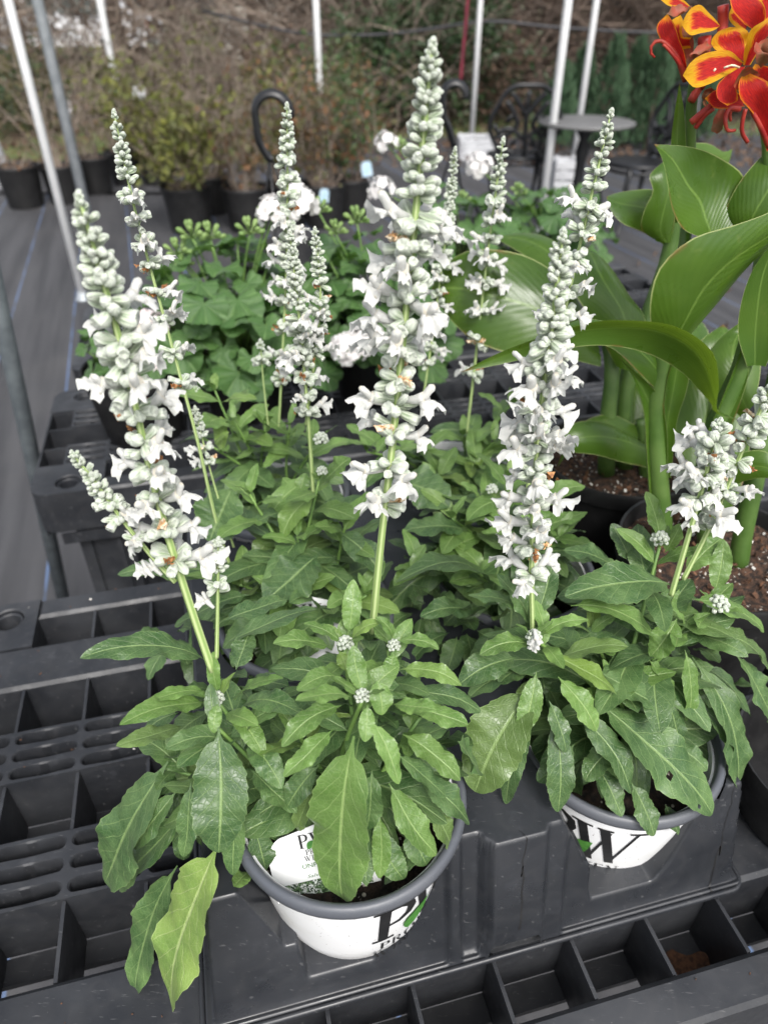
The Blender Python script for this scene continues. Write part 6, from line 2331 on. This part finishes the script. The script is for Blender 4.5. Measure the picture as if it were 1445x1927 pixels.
for _ in range(14000):
    x, y = rw.uniform(-8, 9), rw.uniform(7.75, 10.6)
    if noise.noise(Vector((x * .8, y * 1.1, 0))) < -.05:
        continue
    if y < 9.4 and x > -1.1:
        continue
    p = Vector((x, y, 0))
    h = rw.uniform(.03, .10)
    d = Vector((rw.gauss(0, .3), rw.gauss(0, .3), 1)).normalized()
    mb.add([p + Vector((-.006, 0, 0)), p + Vector((.006, 0, 0)), p + d * h], [(0, 1, 2)])
tag(mb.build('grass', M['grass'], smooth=False), 'strip of short grass between the fabric and the woods', 'grass', kind='stuff')
mb = MB()
pp = []
for _ in range(26):
    x, y = rw.uniform(.3, 2.0), rw.uniform(2.6, 5.2)
    pp.append(Vector((x, y, .012)))
flakes(mb, pp, .05, rw, .6)
tag(mb.build('fallen_leaves', M['deadleaf'], smooth=False), 'few brown leaves fallen on the grey fabric', 'fallen leaves', kind='stuff')

# pale shed and parked car beyond the woods
c = at(525, 60, 19)
sh = thing('shed', 'pale beige shed glimpsed through the bare vines', 'shed', (c.x, 20, 0))
for k in range(16):
    mb = MB()
    z = .02 + k * .16
    mb.box(c.x - 1.3, c.x + 1.3, 19.0 + (.012 if k % 2 else 0), 21, z, z + .158, .01)
    mb.build('board', M['siding'], sh, smooth=False)
mb = MB()
mb.add([(c.x - 1.5, 18.8, 2.58), (c.x + 1.5, 18.8, 2.58), (c.x + 1.5, 21.2, 2.58), (c.x - 1.5, 21.2, 2.58), (c.x - 1.5, 20, 3.3), (c.x + 1.5, 20, 3.3)],
       [(3, 2, 1, 0), (0, 1, 5, 4), (2, 3, 4, 5), (0, 4, 3), (1, 2, 5)])
mb.build('roof', M['galv'], sh, smooth=False)


def car(label, u, y, mat):
    c = at(u, 60, y)
    root = thing('parked_car', label, 'car', (c.x, y, 0), 'cars parked beyond the woods')
    side = [(-2.2, .35), (-2.25, .75), (-1.9, .92), (-1.1, 1.0), (-.55, 1.42), (.9, 1.46), (1.6, 1.05), (2.15, .95), (2.25, .6), (2.2, .35)]
    mb = MB()
    k = len(side)
    for w0, w1 in ((-.85, .85),):
        mb.add([(c.x + x, y + w0 * (1 if z < 1.02 else .82), z) for x, z in side] + [(c.x + x, y + w1 * (1 if z < 1.02 else .82), z) for x, z in side],
               [tuple(range(k)), tuple(reversed(range(k, 2 * k)))] + [(i, k + i, k + (i + 1) % k, (i + 1) % k) for i in range(k)])
    mb.build('body', M[mat], root, smooth=False)
    for (xa, xb, xc, xd) in ((-.95, .1, .1, -.5), (.16, 1.35, .85, .16)):
        mb = MB()
        mb.add([(c.x + xa, y - .868, 1.03), (c.x + xb, y - .868, 1.03), (c.x + xc, y - .735, 1.38), (c.x + xd, y - .735, 1.38)], [(0, 1, 2, 3)])
        mb.build('window', M['glass'], root, smooth=False)
    for x in (-1.4, 1.4):
        for s in (-1, 1):
            mb = MB()
            mb.tube([(c.x + x, y + s * .70, .33), (c.x + x, y + s * .88, .33)], .33, 20)
            w = mb.build('wheel', M['tyre'], root)
            mb = MB()
            mb.tube([(c.x + x, y + s * .87, .33), (c.x + x, y + s * .895, .33)], .19, 16)
            mb.build('rim', M['galv'], w)
    mb = MB()
    mb.box(c.x + 2.1, c.x + 2.262, y - .82, y - .5, .72, .88, .01)
    mb.build('tail_light', M['redlamp'], root, smooth=False)


car('white car parked beyond the woods, glimpsed at upper left', 130, 22, 'carwhite')

# ---------------------------------------------------------------- small debris on the bench
rd = random.Random(8)
mb = MB()
mp_ = MB()
for _ in range(260):
    a, row = rd.uniform(-.33, .5), rd.choice(rows1)
    if row[0] == 'window':
        continue
    b = rd.uniform(row[1] + .004, row[2] - .004)
    if TA0 - .004 < a < TA1 + .004 and TB0 - .004 < b < TB1:
        continue
    p = B(a, b, BZ + .0012)
    k = rd.uniform(.0006, .0018)
    ax = [Vector((rd.uniform(-1, 1), rd.uniform(-1, 1), rd.uniform(-.5, .5))).normalized() * k for _ in range(3)]
    (mb if rd.random() < .8 else mp_).add([p + ax[0], p - ax[0], p + ax[1], p - ax[1], p + ax[2], p - ax[2]], [(0, 2, 4), (2, 1, 4), (1, 3, 4), (3, 0, 4), (2, 0, 5), (1, 2, 5), (3, 1, 5), (0, 3, 5)])
tag(mb.build('soil_crumbs', M['bark'], smooth=False), 'tiny crumbs of potting soil spilled on the bench rails', 'soil crumbs', kind='stuff')
tag(mp_.build('perlite_grains', M['perlite'], smooth=False), 'tiny white grains spilled on the bench rails', 'perlite', kind='stuff')
